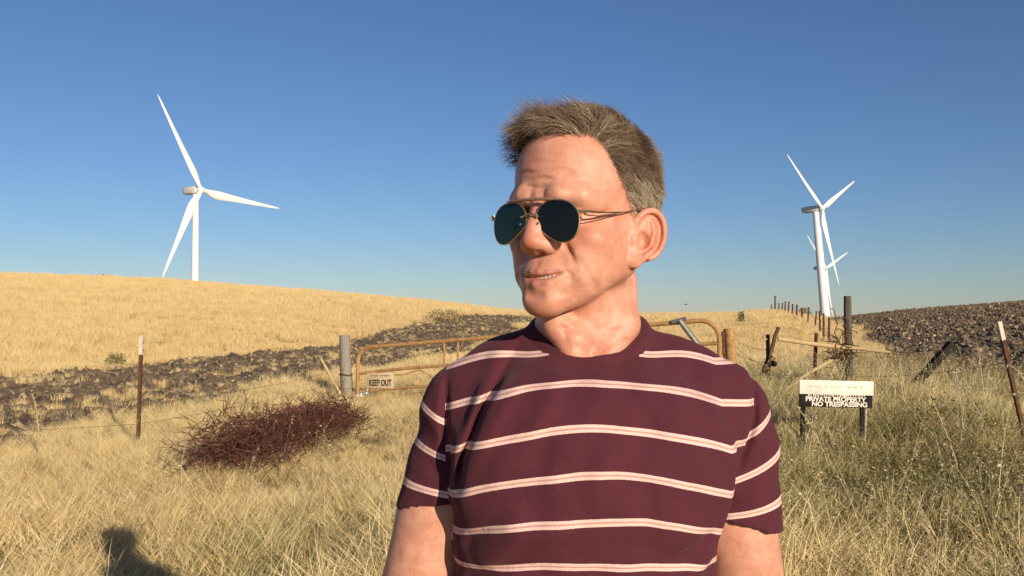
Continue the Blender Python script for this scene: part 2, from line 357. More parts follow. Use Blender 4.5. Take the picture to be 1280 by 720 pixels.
x, y = polar(3600, 5.0, 9.5, tmax=.66); x, y = keep(x, y, np.clip(np.exp(-((x-3.5)/1.0)**2-((y-7.2)/.7)**2)*1.3+.5*np.exp(-((x-1.75)/.35)**2-((y-6.2)/.8)**2), 0, .95))
put('green_weeds', library('low_green_weeds', list(weed.objects)[4:]), x, y, .9, 1.4, 'dark green patch of low weeds in a hollow on the right')
x, y = polar(18900, 2.0, 20, pw=1.3); x, y = keep(x, y, free(x, y)*(.25+.75*rightness(x, y)))
put('grass_litter', litter, x, y, .7, 1.3, 'brown litter of broken stems lying under the grass')

# clods of ploughed soil
def clod(seed):
    import bmesh
    r = np.random.default_rng(seed); bm = bmesh.new(); bmesh.ops.create_icosphere(bm, subdivisions=2, radius=1.0)
    k = r.normal(size=(5, 3))*1.8; ph = r.uniform(0, 6, 5); ax_ = r.uniform(.55, 1.2, 3)
    for v in bm.verts:
        p = np.array(v.co); d = 1+.16*sum(np.sin(k[i]@p+ph[i]) for i in range(5))+r.normal()*.05
        v.co = Vector(p*d*ax_)
    me = bpy.data.meshes.new('clod'); bm.to_mesh(me); bm.free(); me.materials.append(M_CLOD); return bpy.data.objects.new('clod', me)
def clod_mat():
    m = material('soil', (.112, .086, .060), (.25, .190, .128), 3.0, .95, .6, 9, spec=.1)
    nt = m.node_tree; N, L = nt.nodes, nt.links; p = N['Principled BSDF']; src = [l for l in L if l.to_socket == p.inputs['Base Color']][0].from_socket
    oi = N.new('ShaderNodeObjectInfo'); mr = N.new('ShaderNodeValToRGB'); e = mr.color_ramp.elements; e[0].color = (.6, .6, .6, 1); e[1].color = (2.6, 2.5, 2.2, 1); e[1].position = 1.0
    k = e.new(.82); k.color = (1.2, 1.15, 1.1, 1); L.new(oi.outputs['Random'], mr.inputs[0])
    x = N.new('ShaderNodeMix'); x.data_type = 'RGBA'; x.blend_type = 'MULTIPLY'; x.inputs[0].default_value = 1; L.new(src, x.inputs[6]); L.new(mr.outputs[0], x.inputs[7]); L.new(x.outputs[2], p.inputs['Base Color'])
    return m
M_CLOD = clod_mat()
clods = library('clods', [clod(i) for i in range(7)])
def put_clods(name, x, y, s0, s1, label):
    n = len(x); s = s0+(s1-s0)*rng.random(n)**3
    scatter(name, clods, np.stack([x, y, height(x, y)+s*.25], 1), s, rng.uniform(0, 6.28, (n, 3)), rng.integers(0, 7, n), label)
x, y = polar(214200, 10, 88, pw=1.3); x, y = keep(x, y, sstep(.35, .8, band_mask(x, y)))
put_clods('soil_clods', x, y, .014, .070, 'rough brown clods of the ploughed strip below the left hill')
x, y = polar(210000, 14, 125, pw=1.2); x, y = keep(x, y, sstep(.35, .8, field_mask(x, y)))
put_clods('field_clods', x, y, .02, .11, 'dark brown clods of the ploughed field on the right')
x, y = polar(37800, 11, 80, pw=1.2); x, y = keep(x, y, band_mask(x, y)*(noise2(x, y, 1.2, 51) > .15)*.8)
put('stubble', coarse, x, y, .25, .55, 'pale straw stubble sticking out of the ploughed soil')
x, y = polar(11000, 13, 30, pw=1.0); x, y = keep(x, y, (sstep(3.2, .4, np.abs(x-(np.interp(y, [12, 17, 28, 45, 60], [8.9, 9.5, 11.6, 16.6, 22.0])-.6)))*(x > 7.5)))
put('field_edge_weeds', weed, x, y, .9, 1.5, 'green and brown weeds along the edge of the ploughed field')
# ================================================================ turbines
M_WHITE = material('white_tower_paint', (.78, .77, .74), (.84, .83, .80), .4, .45, spec=.4)
M_GREY = material('nacelle_paint', (.60, .60, .58), (.70, .70, .68), .6, .5, spec=.4)
def turbine(label, u, row, d, R, tower_h, face, phase, lean=0.0, rb=1.8, rt=1.2):
    hub = Vector(((u-640)/F_PX*d, d, CAM_H+(HORIZON-row)/F_PX*d)); a = radians(face)
    ax_ = Vector((sin(a), -cos(a), 0)); hx = Vector((cos(a), sin(a), 0)); OV = 3.4
    root = empty('wind_turbine', (0, 0, 0)); tag(root, label, 'wind turbine', 'white wind turbines on the hills')
    base = hub-ax_*OV-Vector((0, 0, tower_h+1.6))
    lm = Matrix.Rotation(radians(lean), 4, 'Y')
    top = Vector((0, 0, tower_h)); hub_l = top+ax_*OV+Vector((0, 0, 1.6))
    root.location = hub-(lm@hub_l); root.rotation_euler = (0, radians(lean), 0)
    m = MB(); m.tube([top*f for f in (0, .25, .5, .75, 1)]+[top+Vector((0, 0, .35))], [rb+(rt-rb)*f for f in (0, .25, .5, .75, 1)]+[rt*.95], 28); m.build('tower', M_WHITE, root)
    m = MB(); c = top+Vector((0, 0, 1.75)); n = 18
    prof = [(-7.4, .75, .80, .35), (-7.0, 1.25, 1.25, .25), (-5.5, 1.62, 1.62, .1), (-1, 1.75, 1.72, 0), (1.2, 1.70, 1.65, 0), (2.0, 1.35, 1.35, -.05), (2.2, 1.0, 1.0, -.05)]
    V, Fc = [], []
    for (q, w, h, dz) in prof:
        for k in range(n):
            t = 2*pi*k/n; cx = np.sign(cos(t))*abs(cos(t))**.6; cz = np.sign(sin(t))*abs(sin(t))**.6
            V.append(c+ax_*q+hx*cx*w+Vector((0, 0, cz*h+dz)))
    for i in range(len(prof)-1):
        for k in range(n): Fc.append((i*n+k, i*n+(k+1) % n, (i+1)*n+(k+1) % n, (i+1)*n+k))
    Fc += [tuple(range(n))[::-1], tuple((len(prof)-1)*n+k for k in range(n))]; m._add(V, Fc)
    m.build('nacelle', M_GREY, root)
    m = MB(); hc = hub_l; m.tube([hc-ax_*1.2, hc-ax_*.6, hc+ax_*.5, hc+ax_*1.2, hc+ax_*1.7], [1.15, 1.45, 1.4, .95, .2], 20); m.build('hub', M_WHITE, root)
    for j in range(3):
        t = radians(phase[j]); dr = hx*cos(t)+Vector((0, 0, sin(t))); tn = ax_.cross(dr).normalized(); V, Fc = [], []
        st = [(.02, 1.7, 1.0), (.06, 1.8, .85), (.13, 2.9, .42), (.20, 3.5, .27), (.30, 3.1, .22), (.45, 2.4, .18), (.6, 1.85, .16), (.75, 1.35, .15), (.88, .95, .14), (.96, .6, .13), (1.0, .15, .12)]
        sc = R/40.0
        for (f, ch, th) in st:
            tw = radians(14*(1-f)+1); cd = tn*cos(tw)+ax_*sin(tw); nd = ax_*cos(tw)-tn*sin(tw); pre = ax_*(.9*f*f*sc)
            for k in range(14):
                q = 2*pi*k/14; V.append(hc+dr*R*f+pre+cd*(ch*sc*(.5*cos(q)-.18*(1 if f > .1 else 0)))+nd*(ch*sc*th*.5*sin(q)))
        n_ = 14
        for i in range(len(st)-1):
            for k in range(n_): Fc.append((i*n_+k, i*n_+(k+1) % n_, (i+1)*n_+(k+1) % n_, (i+1)*n_+k))
        Fc += [tuple(range(n_))[::-1], tuple((len(st)-1)*n_+k for k in range(n_))]
        m = MB(); m._add(V, Fc); m.build('blade', M_WHITE, root)
    return root
turbine('white wind turbine standing alone above the golden hill on the left', 250, 237, 370, 40.5, 62, 56, (-5, 121.5, 243.5), 0, 1.75, 1.15)
turbine('larger nearer turbine of the overlapping pair on the right, its tower leaning left', 1028.5, 260, 462, 40.5, 66, 44, (22.5, 141.5, 283.5), -4.6, 2.5, 1.6)
turbine('smaller turbine half hidden behind the leaning tower of the nearer turbine', 1033, 335, 754, 40.5, 56, 44, (20.5, 140.5, 280), -1.5, 2.0, 1.4)

# ================================================================ gate, fences, posts
def P3(u, row, d): return Vector(((u-640)/F_PX*d, d, CAM_H+(HORIZON-row)/F_PX*d))
M_RUST = material('rusty_pipe', (.50, .29, .115), (.30, .15, .06), 14, .75, .4, 120, spec=.3)
M_RUSTD = material('dark_rust', (.080, .040, .025), (.145, .072, .038), 18, .85, .4, 120, spec=.2)
M_WOOD = material('weathered_wood', (.23, .205, .165), (.33, .295, .235), 9, .9, .6, 40, spec=.1, stretch=(6, 6, .7))
M_WOODD = material('dark_wood', (.075, .060, .045), (.16, .135, .10), 9, .9, .6, 40, spec=.1, stretch=(6, 6, .7))
M_POLE = material('pale_pole', (.46, .33, .16), (.56, .42, .23), 12, .85, .4, 60, spec=.15)
M_WIRE = material('fence_wire', (.17, .12, .085), (.24, .16, .10), 30, .6, metal=.4)
M_WTIP = material('white_post_paint', (.70, .62, .54), (.58, .44, .34), 30, .7)
M_CHAR = material('blackened_wood', (.020, .016, .012), (.05, .04, .03), 9, .9, .6, 40, spec=.05, stretch=(6, 6, .7))
M_STRAP = material('galvanised_pipe', (.20, .19, .17), (.30, .28, .25), 20, .5, metal=.5)

def arc(c, a0, a1, r, n=6):   # helper: curved pipe corner in the gate's plane
    return [(c[0]+r*cos(radians(a0+(a1-a0)*i/n)), c[1]+r*sin(radians(a0+(a1-a0)*i/n))) for i in range(n+1)]
GA, GB = P3(446, 480, 17.0), P3(899, 440, 14.6)
gx = Vector((GB.x-GA.x, GB.y-GA.y, 0)); GL = gx.length; gx.normalize()
def gp(s, zz, off=0.0):       # a point of the gate: s along it, zz height above its own (rising) foot line
    n_ = Vector((gx.y, -gx.x, 0)); zb = .02+(.56-.02)*s/GL; return Vector((GA.x, GA.y, 0))+gx*s+n_*off+Vector((0, 0, zb+zz))
gate = empty('pipe_gate', tuple(gp(0, 0))); tag(gate, 'long rusty orange pipe gate across the track behind the man', 'gate')
def child(mb, name, mat, parent): 
    loc = Vector(parent.location); mb.v = [tuple(Vector(v)-loc) for v in mb.v]; return mb.build(name, mat, parent)
GH = .95
pts = [(.03, -.02), (.03, .35), (.03, .70)]+[(x, z) for x, z in arc((.28, GH-.25), 180, 90, .25)][0:]+[(GL*.5, GH)]+arc((GL-.32, GH-.32), 90, 0, .32)+[(GL, .35), (GL, -.02)]
m = MB(); m.tube([gp(s, z) for s, z in pts], .038, 9); child(m, 'frame', M_RUST, gate)
for z0, z1, r in ((.475, .56, .028), (.14, .16, .028)):
    m = MB(); m.tube([gp(.03+(GL-.03)*f, z0+(z1-z0)*f+.025*sin(f*9)) for f in np.linspace(0, 1, 14)], r, 8); child(m, 'rail', M_RUST, gate)
for s in (1.78, 2.05, 4.0):
    m = MB(); m.tube([gp(s, GH), gp(s+.01, .50)], .019, 7); child(m, 'upright', M_RUST, gate)
m = MB(); m.tube([gp(.62, .42), gp(.95, .40), gp(1.30, .47), gp(1.50, .36), gp(1.75, .17)], .014, 6); child(m, 'bent_bar', M_RUST, gate)
m = MB(); m.tube([gp(GL-.62, GH+.03, .05), gp(GL-.30, .53, .05)], .048, 8); child(m, 'brace', M_STRAP, gate)
m = MB(); m.tube([gp(GL-.75, GH+.01, .04), gp(GL-.52, GH+.05, .05)], .035, 7); child(m, 'clamp', M_STRAP, gate)

def post(name, label, cat, top, d, u_b, r0, r1, mat, sides=12, group=None, sink=.3, rot=0, flat=1.0, rough=.0):
    """a post from its foot in the ground (column u_b at distance d) to a point above"""
    b = ground_at(u_b, d); root_loc = b.copy(); v = top-b; m = MB(); n = 7
    pl = [b-v.normalized()*sink]+[b+v*f+Vector((random.uniform(-rough, rough), random.uniform(-rough, rough), 0)) for f in np.linspace(.02, 1, n)]
    m.tube([p-root_loc for p in pl], [r0]+list(np.linspace(r0, r1, n)), sides, flat=flat)
    o = m.build(name, mat); o.location = root_loc; return tag(o, label, cat, group)
# timber gate post on the left, with its dark wire band
o = post('gate_post', 'grey weathered timber post with a dark band, at the left end of the rusty gate', 'post', P3(431, 419, 17.2), 17.2, 434.5, .115, .098, M_WOOD, 14, rough=.004)
m = MB(); c = P3(432.7, 468, 17.2)-Vector(o.location); m.tube([c+Vector((.113*cos(a), .113*sin(a), .012*sin(a*2))) for a in np.linspace(0, 2*pi, 17)], .016, 6); m.build('wire_band', M_RUSTD, o)
o = post('gate_post', 'stout orange pipe post at the right end of the rusty gate', 'post', P3(911, 414, 14.7), 14.7, 916, .085, .085, M_RUST, 16)
m = MB(); m.tube([P3(911, 413, 14.7)-Vector(o.location)-Vector((0, 0, .02)), P3(911, 412, 14.7)-Vector(o.location)+Vector((0, 0, .012))], .092, 16); m.build('cap', M_RUST, o)
for row in (421, 438):
    m = MB(); c = P3(903.5, row, 14.62)-Vector(o.location); m.box(c, (.05, .06, .13), bevel=.008); m.tube([c, P3(899, row+1, 14.62)-Vector(o.location)], .02, 6); m.build('hinge', M_RUSTD, o)
m = MB(); m.tube([P3(903, 414, 14.64)-Vector(o.location), P3(907, 470, 14.64)-Vector(o.location)], .022, 7); m.build('hinge_strap', M_RUSTD, o)
# chain on the left post
m = MB(); c0 = P3(436, 489, 17.05); c1 = P3(466, 480, 16.9)
for i in range(16):
    f = i/15; c = c0.lerp(c1, f)+Vector((0, -.03, -.16*sin(pi*f)+random.uniform(-.02, .02))); a = random.uniform(0, pi)
    e = Vector((cos(a), random.uniform(-.4, .4), sin(a))).normalized(); g = e.cross(Vector((0, 1, .2))).normalized()
    m.tube([c+e*.045*cos(q)+g*.026*sin(q) for q in np.linspace(0, 2*pi, 11)], .009, 5)
o = m.build('gate_chain', material('steel_chain', (.34, .36, .38), (.62, .64, .66), 60, .35, metal=.7)); tag(o, 'loose steel chain tying the gate to the grey timber post', 'chain')
tag(post('leaning_stick', 'thin pale stick leaning to the left beside the grey timber gate post', 'stick', P3(401, 447, 16.2), 16.2, 434, .026, .022, M_POLE, 8), None)

# KEEP OUT board on the gate
def text_mesh(txt, size, width=None):
    cu = bpy.data.curves.new('lettering', 'FONT'); cu.body = txt; cu.size = size; cu.extrude = .0012; cu.offset = size*.034; cu.align_x = 'CENTER'; cu.align_y = 'CENTER'
    ob = bpy.data.objects.new('lettering', cu); COL.objects.link(ob); bpy.context.view_layer.update()
    dg = bpy.context.evaluated_depsgraph_get(); me = bpy.data.meshes.new_from_object(ob.evaluated_get(dg)); bpy.data.objects.remove(ob)
    if width:
        co = np.zeros(len(me.vertices)*3, np.float32); me.vertices.foreach_get('co', co); co = co.reshape(-1, 3); w = co[:, 0].max()-co[:, 0].min(); co[:, 0] *= width/w; me.vertices.foreach_set('co', co.ravel()); me.update()
    return me
M_INK = material('black_lettering', (.025, .022, .02), (.06, .05, .045), 40, .7)
M_CREAM = material('cream_board', (.62, .50, .34), (.52, .38, .22), 9, .6)
cpos = P3(476, 475.5, 16.78); ga = math.atan2(gx.y, gx.x)
ko = empty('keep_out_sign', tuple(cpos), (radians(90), radians(-1.5), ga)); tag(ko, 'small cream KEEP OUT board wired to the rusty gate', 'sign')
m = MB(); m.box((0, 0, 0), (.55, .285, .012), bevel=.004); m.build('board', M_CREAM, ko)
t = text_mesh('KEEP OUT', .155, .46); o = add_ob('lettering', t, ko, M_INK); o.location = (0, -.045, .0085)
m = MB()
for i in range(17):
    if i in (7, 8): continue
    m.box((-.19+i*.0235, .090+random.uniform(-.004, .004), .0082), (.017, random.uniform(.018, .03), .003))
m.box((0, .090, .0070), (.40, .004, .002)); m.build('lettering', material('brown_faded_ink', (.20, .13, .08), (.40, .28, .18), 60, .8), ko, smooth=False)

# PRIVATE PROPERTY sign
D_S = 9.0; sc_ = P3(1041.5, 491.5, D_S)
sg = empty('no_trespassing_sign', tuple(Vector((sc_.x, sc_.y, hz(sc_.x, sc_.y)))), (0, radians(1.6), radians(3))); tag(sg, 'black and white private property sign on two dark stakes in the weeds', 'sign')
zz = sc_.z-sg.location.z
M_SBLK = material('sign_black', (.014, .013, .012), (.032, .028, .025), 12, .85, spec=.08); M_SWHT = material('sign_white', (.78, .72, .62), (.62, .54, .42), 7, .6, contrast=(.45, .75))
m = MB(); m.box((0, 0, zz-.068), (.728, .016, .135), bevel=.004); m.build('black_panel', M_SBLK, sg)
m = MB(); m.box((0, -.014, zz+.058), (.735, .014, .138), bevel=.004)
for i in range(26):                                   # runs of white paint over the top of the black board
    x = -.27+i*.0218+random.uniform(-.004, .004); m.box((x, -.0125, zz-.012-random.uniform(-.012, .002)), (random.uniform(.006, .016), .009, .04))
m.build('white_panel', M_SWHT, sg)
for txt, zc, xo, w in (('PRIVATE PROPERTY', -.058, -.005, .60), ('NO TRESPASSING', -.106, .035, .55)):
    o = add_ob('lettering', text_mesh(txt, .062, w), sg, M_SWHT); o.rotation_euler = (radians(90), 0, 0); o.location = (xo, -.0105, zz+zc)
m = MB()
for i in range(30):
    if random.random() < .25: continue
    m.box((-.27+i*.0185, -.0222, zz+.068+random.uniform(-.006, .006)), (random.uniform(.008, .016), .003, random.uniform(.010, .026)))
m.box((.0, -.0213, zz+.068), (.56, .002, .003)); m.build('lettering', material('pale_faded_ink', (.52, .46, .37), (.64, .57, .46), 60, .8), sg, smooth=False)
for x in (-.315, .275):
    m = MB(); m.box((x, .022, (zz-.14)/2-.1+.06), (.042, .030, zz+.16), bevel=.004); m.build('leg', M_SBLK, sg)
m = MB(); m.tube([(.31, .02, -.1), (.312, .02, zz-.1)], .006, 6); m.build('rod', M_WTIP, sg)

# fence on the left: steel post with a white tip, wires to the gate post
def tpost(parent, top, base, mat=M_RUSTD, w=.034, tip=.22, sink=.35):
    v = (top-base); L = v.length; q = v.to_track_quat('Z', 'Y'); m = MB(); loc = Vector(parent.location)
    c = (base-v.normalized()*sink+top)/2-loc
    m.box(c, (w*1.15, .007, L+sink), q); m.box(c+q@Vector((0, w*.5+.005, 0)), (.008, w*.9, L+sink), q)
    for i in range(int(L/.09)): m.box(base-loc+v.normalized()*(.06+.09*i)+q@Vector((0, -.008, 0)), (.012, .010, .02), q)
    p = m.build('steel_post', mat, parent, smooth=False)
    if tip:
        m = MB(); m.box(top-loc-v.normalized()*(tip/2-.003), (w*1.15+.006, .014, tip+.006), q, bevel=.002); m.box(top-loc-v.normalized()*(tip/2-.004)+q@Vector((0, w*.5+.006, 0)), (.015, w*.9+.004, tip+.004), q); m.build('painted_tip', M_WTIP, p, smooth=False)
    return p
def wire(parent, pts, r=.0022, sag=.03, barb=True):
    m = MB(); loc = Vector(parent.location); L = []
    for a, b in zip(pts[:-1], pts[1:]):
        for i in range(8): f = i/8; L.append(a.lerp(b, f)-Vector((0, 0, sag*4*f*(1-f)))-loc)
    L.append(pts[-1]-loc); m.tube(L, r, 5)
    if barb:
        tot = sum((L[i+1]-L[i]).length for i in range(len(L)-1)); n = min(int(tot/.18), 90)
        for i in range(n):
            j = random.randrange(len(L)-1); p = L[j].lerp(L[j+1], random.random()); e = Vector((random.uniform(-1, 1), random.uniform(-1, 1), random.uniform(-1, 1))).normalized()*.018; m.tube([p-e, p+e], .002, 4)
    return m.build('wire', M_WIRE, parent)
lf = empty('wire_fence', tuple(ground_at(176.5, 10.8))); tag(lf, 'barbed wire fence on a rusty white tipped steel post in the golden grass', 'fence')
tpost(lf, P3(179, 420, 10.8), ground_at(176, 10.8))
e0 = Vector((-9.6, 8.2, hz(-9.6, 8.2))); tpost(lf, e0+Vector((0, 0, 1.25)), e0)
for h in (.80, .50, .28): wire(lf, [e0+Vector((0, -.02, h)), ground_at(176.5, 10.76)+Vector((0, 0, h)), P3(430, 400, 17.08)-Vector((0, 0, CAM_H-.15-h))], sag=.05)

# fence climbing the hill on the right
hf = empty('hill_fence', tuple(ground_at(1035, 39))); tag(hf, 'line of crooked rusty fence posts climbing to the crest beside the dark field', 'fence')
HP = [(1035, 39, 1.30), (1029, 45, 1.25), (1025, 50, 1.3), (1018, 58, 1.2), (1009, 66, 1.35), (1002, 74, 1.1), (995.5, 82, 1.25), (990, 90, 1.25), (985, 98, 1.35), (981, 105, 1.35), (977, 110, 1.2), (973, 115, 1.25), (964, 124, 1.1)]
tops = []
for i, (u, d, h) in enumerate(HP):
    b = ground_at(u, d); loc = Vector(hf.location); tl = Vector((random.uniform(-.10, .16), random.uniform(-.1, .1), h)); r = .055+.035*(d > 70)
    m = MB(); m.tube([b-loc-Vector((0, 0, .2)), b-loc+tl*.5, b-loc+tl], [r, r, r*.85], 7); m.build('post', M_RUSTD, hf); tops.append(b+tl)
b = ground_at(969, 119); m = MB(); loc = Vector(hf.location); m.tube([b-loc-Vector((0, 0, .2)), b-loc+Vector((0, 0, 1.2)), b-loc+Vector((.02, 0, 2.1))], [.13, .12, .10], 9); m.build('post', M_WOODD, hf)
m = MB(); m.box(b-loc+Vector((0, 0, 2.15)), (.34, .2, .16), bevel=.03); m.build('post_cap', M_WOODD, hf)
for dz in (-.08, -.42, -.78): wire(hf, [p+Vector((0, 0, dz)) for p in tops], .006, .04, False)

# cluster beside the sign: tall timber, rusty stake, rails, leaning scrap posts
post('timber_post', 'tall dark square timber post rising behind the private property sign', 'post', P3(1059.3, 370, 13.5), 13.5, 1060.5, .062, .056, M_WOODD, 8, rough=.002)
post('rusty_stake', 'thin upright rusty stake between the timber post and the leaning scrap posts', 'post', P3(1020, 416, 13.6), 13.6, 1016.5, .030, .026, M_RUSTD, 6)
post('scrap_post', 'short vertical rusty post of the crooked group left of the sign', 'post', P3(959.5, 418, 15.0), 15.0, 960, .040, .034, M_RUSTD, 8)
post('scrap_post', 'rusty post leaning right, topmost of the crooked group left of the sign', 'post', P3(972.5, 409, 15.1), 15.1, 949, .036, .032, M_RUSTD, 8, rough=.01)
post('scrap_post', 'orange rusted bar slanting low at the foot of the crooked group left of the sign', 'post', P3(966.5, 446, 14.7), 14.7, 944, .048, .040, M_RUST, 8)
def lying(name, label, cat, pts, r, mat):
    c = Vector(pts[0]); m = MB(); m.tube([Vector(p)-c for p in pts], r, 8); o = m.build(name, mat); o.location = c; return tag(o, label, cat)
lying('fence_rail', 'long pale pole running level behind the timber post', 'rail', [P3(972, 423.5, 13.3), P3(1005, 428.5, 13.32), P3(1042, 433, 13.36), P3(1075, 435.5, 13.38), P3(1113, 441, 13.2)], [.030, .030, .032, .030, .024], M_POLE)
lying('brace_pole', 'pale pole slanting from the grass up to the timber post', 'pole', [P3(972, 486, 13.2)-Vector((0, 0, .1)), P3(1010, 466, 13.3), P3(1053, 442, 13.42)], [.027, .027, .024], M_POLE)
m = MB(); c = P3(1050, 440, 13.35)
for i in range(60):                                     # tangle of old wire round the timber post
    p = c+Vector((random.gauss(0, .055), random.gauss(0, .05), random.gauss(0, .16))); q = [p]
    d_ = Vector((random.gauss(0, 1), random.gauss(0, 1), random.gauss(0, 1.2))).normalized()
    for _ in range(6): p = p+d_*.05; d_ = (d_+Vector((random.gauss(0, .6), random.gauss(0, .6), random.gauss(0, .6)))).normalized(); q.append(p)
    m.tube(q, .0065, 4)
m.v = [tuple(Vector(v)-c) for v in m.v]; o = m.build('wire_tangle', M_RUSTD); o.location = c; tag(o, 'tangle of rusty wire caught on the left side of the timber post', 'wire')
c = P3(966.6, 454.5, 14.62); m = MB(); m.ball((0, 0, 0), (.055, .05, .05)); m.tube([(.0, .04, .0), (.0, .12, .03)], .02, 6); o = m.build('insulator_knob', M_SBLK); o.location = c; tag(o, 'round black knob fixed to the crooked rusty posts left of the sign', 'knob')
# plank leaning in the grass on the right
b = ground_at(1130, 14.6); t_ = P3(1187, 432, 14.6); v = t_-b; m = MB(); m.box((v/2), (.15, .11, v.length+.1), v.to_track_quat('Z', 'Y'), bevel=.006); o = m.build('leaning_plank', M_CHAR); o.location = b; tag(o, 'dark weathered plank leaning over in the grass below the ploughed field', 'plank')
rf = empty('wire_fence', tuple(ground_at(1276, 9.0))); tag(rf, 'leaning steel post with a pale tip and its wires at the right edge', 'fence')
tpost(rf, P3(1246.5, 403, 9.0), ground_at(1281, 9.0), tip=.18)
for (r0, r1, r2) in ((440, 432, 425), (470, 458, 450)): wire(rf, [P3(1060, r0, 13.42), P3(1252, r1-4, 9.03), P3(1420, r2, 7.5)], .0026, .05)
wf = empty('slack_wires', tuple(ground_at(935, 14.8))); tag(wf, 'slack wires strung between the orange gate post and the crooked rusty posts', 'wire')
for (a_, b_) in ((424, 436), (440, 452), (432, 459)): wire(wf, [P3(918, a_, 14.7), P3(962, b_, 15.0)], .004, .06)

# ================================================================ dead brush, small plants
def brush_heap():
    A, B = ground_at(272, 8.5), ground_at(428, 12.5); m = MB(); n = 3300
    V, Fc = [], []; T = []
    for i in range(n):
        f = random.random()**.85; c = A.lerp(B, f); hgt = (.55-.17*f)*(1+.22*sin(f*23)+.12*sin(f*51)); wid = .46-.02*f
        a = random.uniform(0, 2*pi); q = math.sqrt(random.random()); ax_ = (B-A).normalized(); sd = Vector((ax_.y, -ax_.x, 0))
        hmax = hgt*math.sqrt(max(0, 1-(q*cos(a))**2))
        p = c+sd*wid*q*cos(a)+ax_*random.uniform(-.35, .35)*.35+Vector((0, 0, hmax*random.random()**.7-.02))
        L = random.uniform(.12, .34); d_ = Vector((random.gauss(0, 1), random.gauss(0, 1), random.gauss(.25, .6))).normalized(); b = len(m.v)
        pts = [p]
        for s in range(4): p = p+d_*L/4; d_ = (d_+Vector((random.gauss(0, .28), random.gauss(0, .28), random.gauss(-.02, .25)))).normalized(); pts.append(p)
        m.tube(pts, [.0040, .0038, .0034, .0028, .0016], 3, caps=False)
        if random.random() < .7:
            s0 = pts[2]; e = (d_+Vector((random.gauss(0, .9), random.gauss(0, .9), random.gauss(0, .7)))).normalized(); m.tube([s0, s0+e*L*.25, s0+e*L*.42], [.0036, .003, .0018], 3, caps=False)
    m.v = [tuple(Vector(v)-A) for v in m.v]
    o = m.build('brush_heap', material('red_twigs', (.068, .026, .019), (.195, .072, .046), 16, .8, contrast=(.40, .72)), smooth=False); o.location = A
    tag(o, 'sprawling heap of dark red dead brush in the golden grass by the gate', 'brush'); return o
brush_heap()
def shrub(label, u, d, w, h, mat, seed, n=260, leaf=.05):
    r = np.random.default_rng(seed); b = ground_at(u, d); root = empty('shrub', tuple(b)); tag(root, label, 'shrub'); V, Fc = [], []; m = MB()
    for i in range(9):
        e = Vector((r.normal()*w*.35, r.normal()*w*.35, h*r.uniform(.5, .95))); m.tube([Vector((0, 0, -.05)), e*.5+Vector((r.normal()*.05, 0, 0)), e], [.012*h+.006, .008*h+.004, .004], 5)
    m.build('stems', M_WOODD, root)
    for i in range(n):
        a = r.uniform(0, 2*pi); q = r.random()**.5; zz_ = r.random()**.8
        c = np.array([w*.5*q*cos(a)*(1.1-.6*zz_), w*.5*q*sin(a)*(1.1-.6*zz_), h*(.08+.92*zz_)*r.uniform(.75, 1.1)])
        e = r.normal(size=3); e /= np.linalg.norm(e); g = np.cross(e, r.normal(size=3)); g /= np.linalg.norm(g); s_ = len(V); L = leaf*r.uniform(.6, 1.4)
        V += [c, c+e*L+g*L*.35, c+e*2*L, c+e*L-g*L*.35]; Fc.append((s_, s_+1, s_+2, s_+3))
    me = np_mesh('leaves', V, Fc, smooth=False); add_ob('leaves', me, root, mat)
M_LEAF = material('shrub_leaves', (.10, .105, .035), (.20, .18, .07), 9, .8); M_LEAFD = material('dry_shrub_leaves', (.20, .14, .06), (.34, .25, .11), 9, .85)
shrub('small green shrub on the upper edge of the ploughed strip', 146, 27.4, .75, .42, M_LEAF, 1, 420, .04)
shrub('low brown shrub on the skyline of the left hill', 128, 104, 2.6, .45, M_LEAFD, 2, 400, .12)
shrub('dark shrub on the ploughed crest beside the fence line', 1005, 108, 1.9, 1.0, M_LEAFD, 3, 300, .11)
shrub('upright dark weed alone on the golden slope right of the gate', 926.5, 58, .5, .8, M_LEAF, 4, 220, .08)
shrub('brushy grey shrub at the top edge of the ploughed strip behind the gate', 556, 58, 3.2, .75, M_LEAFD, 5, 600, .08)
shrub('green shrub at the lower edge of the dark field on the right', 1205, 24, 1.9, .55, M_LEAF, 6, 700, .05)
def dry_stalk(label, pts, r):
    m = MB(); c = Vector(pts[0]); q = [Vector(p)-c for p in pts]; m.tube(q, list(np.linspace(r, r*.5, len(q))), 5)
    for i in range(26):
        j = random.randrange(max(1, len(q)//2-1), len(q)-1); p = q[j].lerp(q[j+1], random.random()); e = Vector((random.gauss(0, 1), random.gauss(0, 1), random.gauss(-.3, .6))).normalized(); m.tube([p, p+e*.02, p+e*.045], [.003, .006, .001], 4)
    o = m.build('dry_stalk', M_PALE); o.location = c; tag(o, label, 'plant stalk')
dry_stalk('pale bent dead stalk standing alone at the far left before the ploughed strip', [ground_at(52, 9.4), P3(51, 540, 9.4), P3(48, 512, 9.4), P3(42, 492, 9.4)], .010)
dry_stalk('long pale dead stalk leaning left in the weeds right of the sign', [ground_at(1200, 7.4), P3(1192, 575, 7.4), P3(1180, 540, 7.4), P3(1166, 505, 7.4), P3(1160, 486, 7.4)], .008)
dry_stalk('pale dead stalk leaning across the left leg of the sign', [ground_at(1040, 7.6), P3(1030, 570, 7.6), P3(1012, 530, 7.6), P3(995, 508, 7.6)], .007)
dry_stalk('pale dead stalk arching beside the leaning steel post', [ground_at(1290, 8.0), P3(1283, 490, 8.0), P3(1274, 466, 8.0), P3(1258, 454, 8.0)], .008)
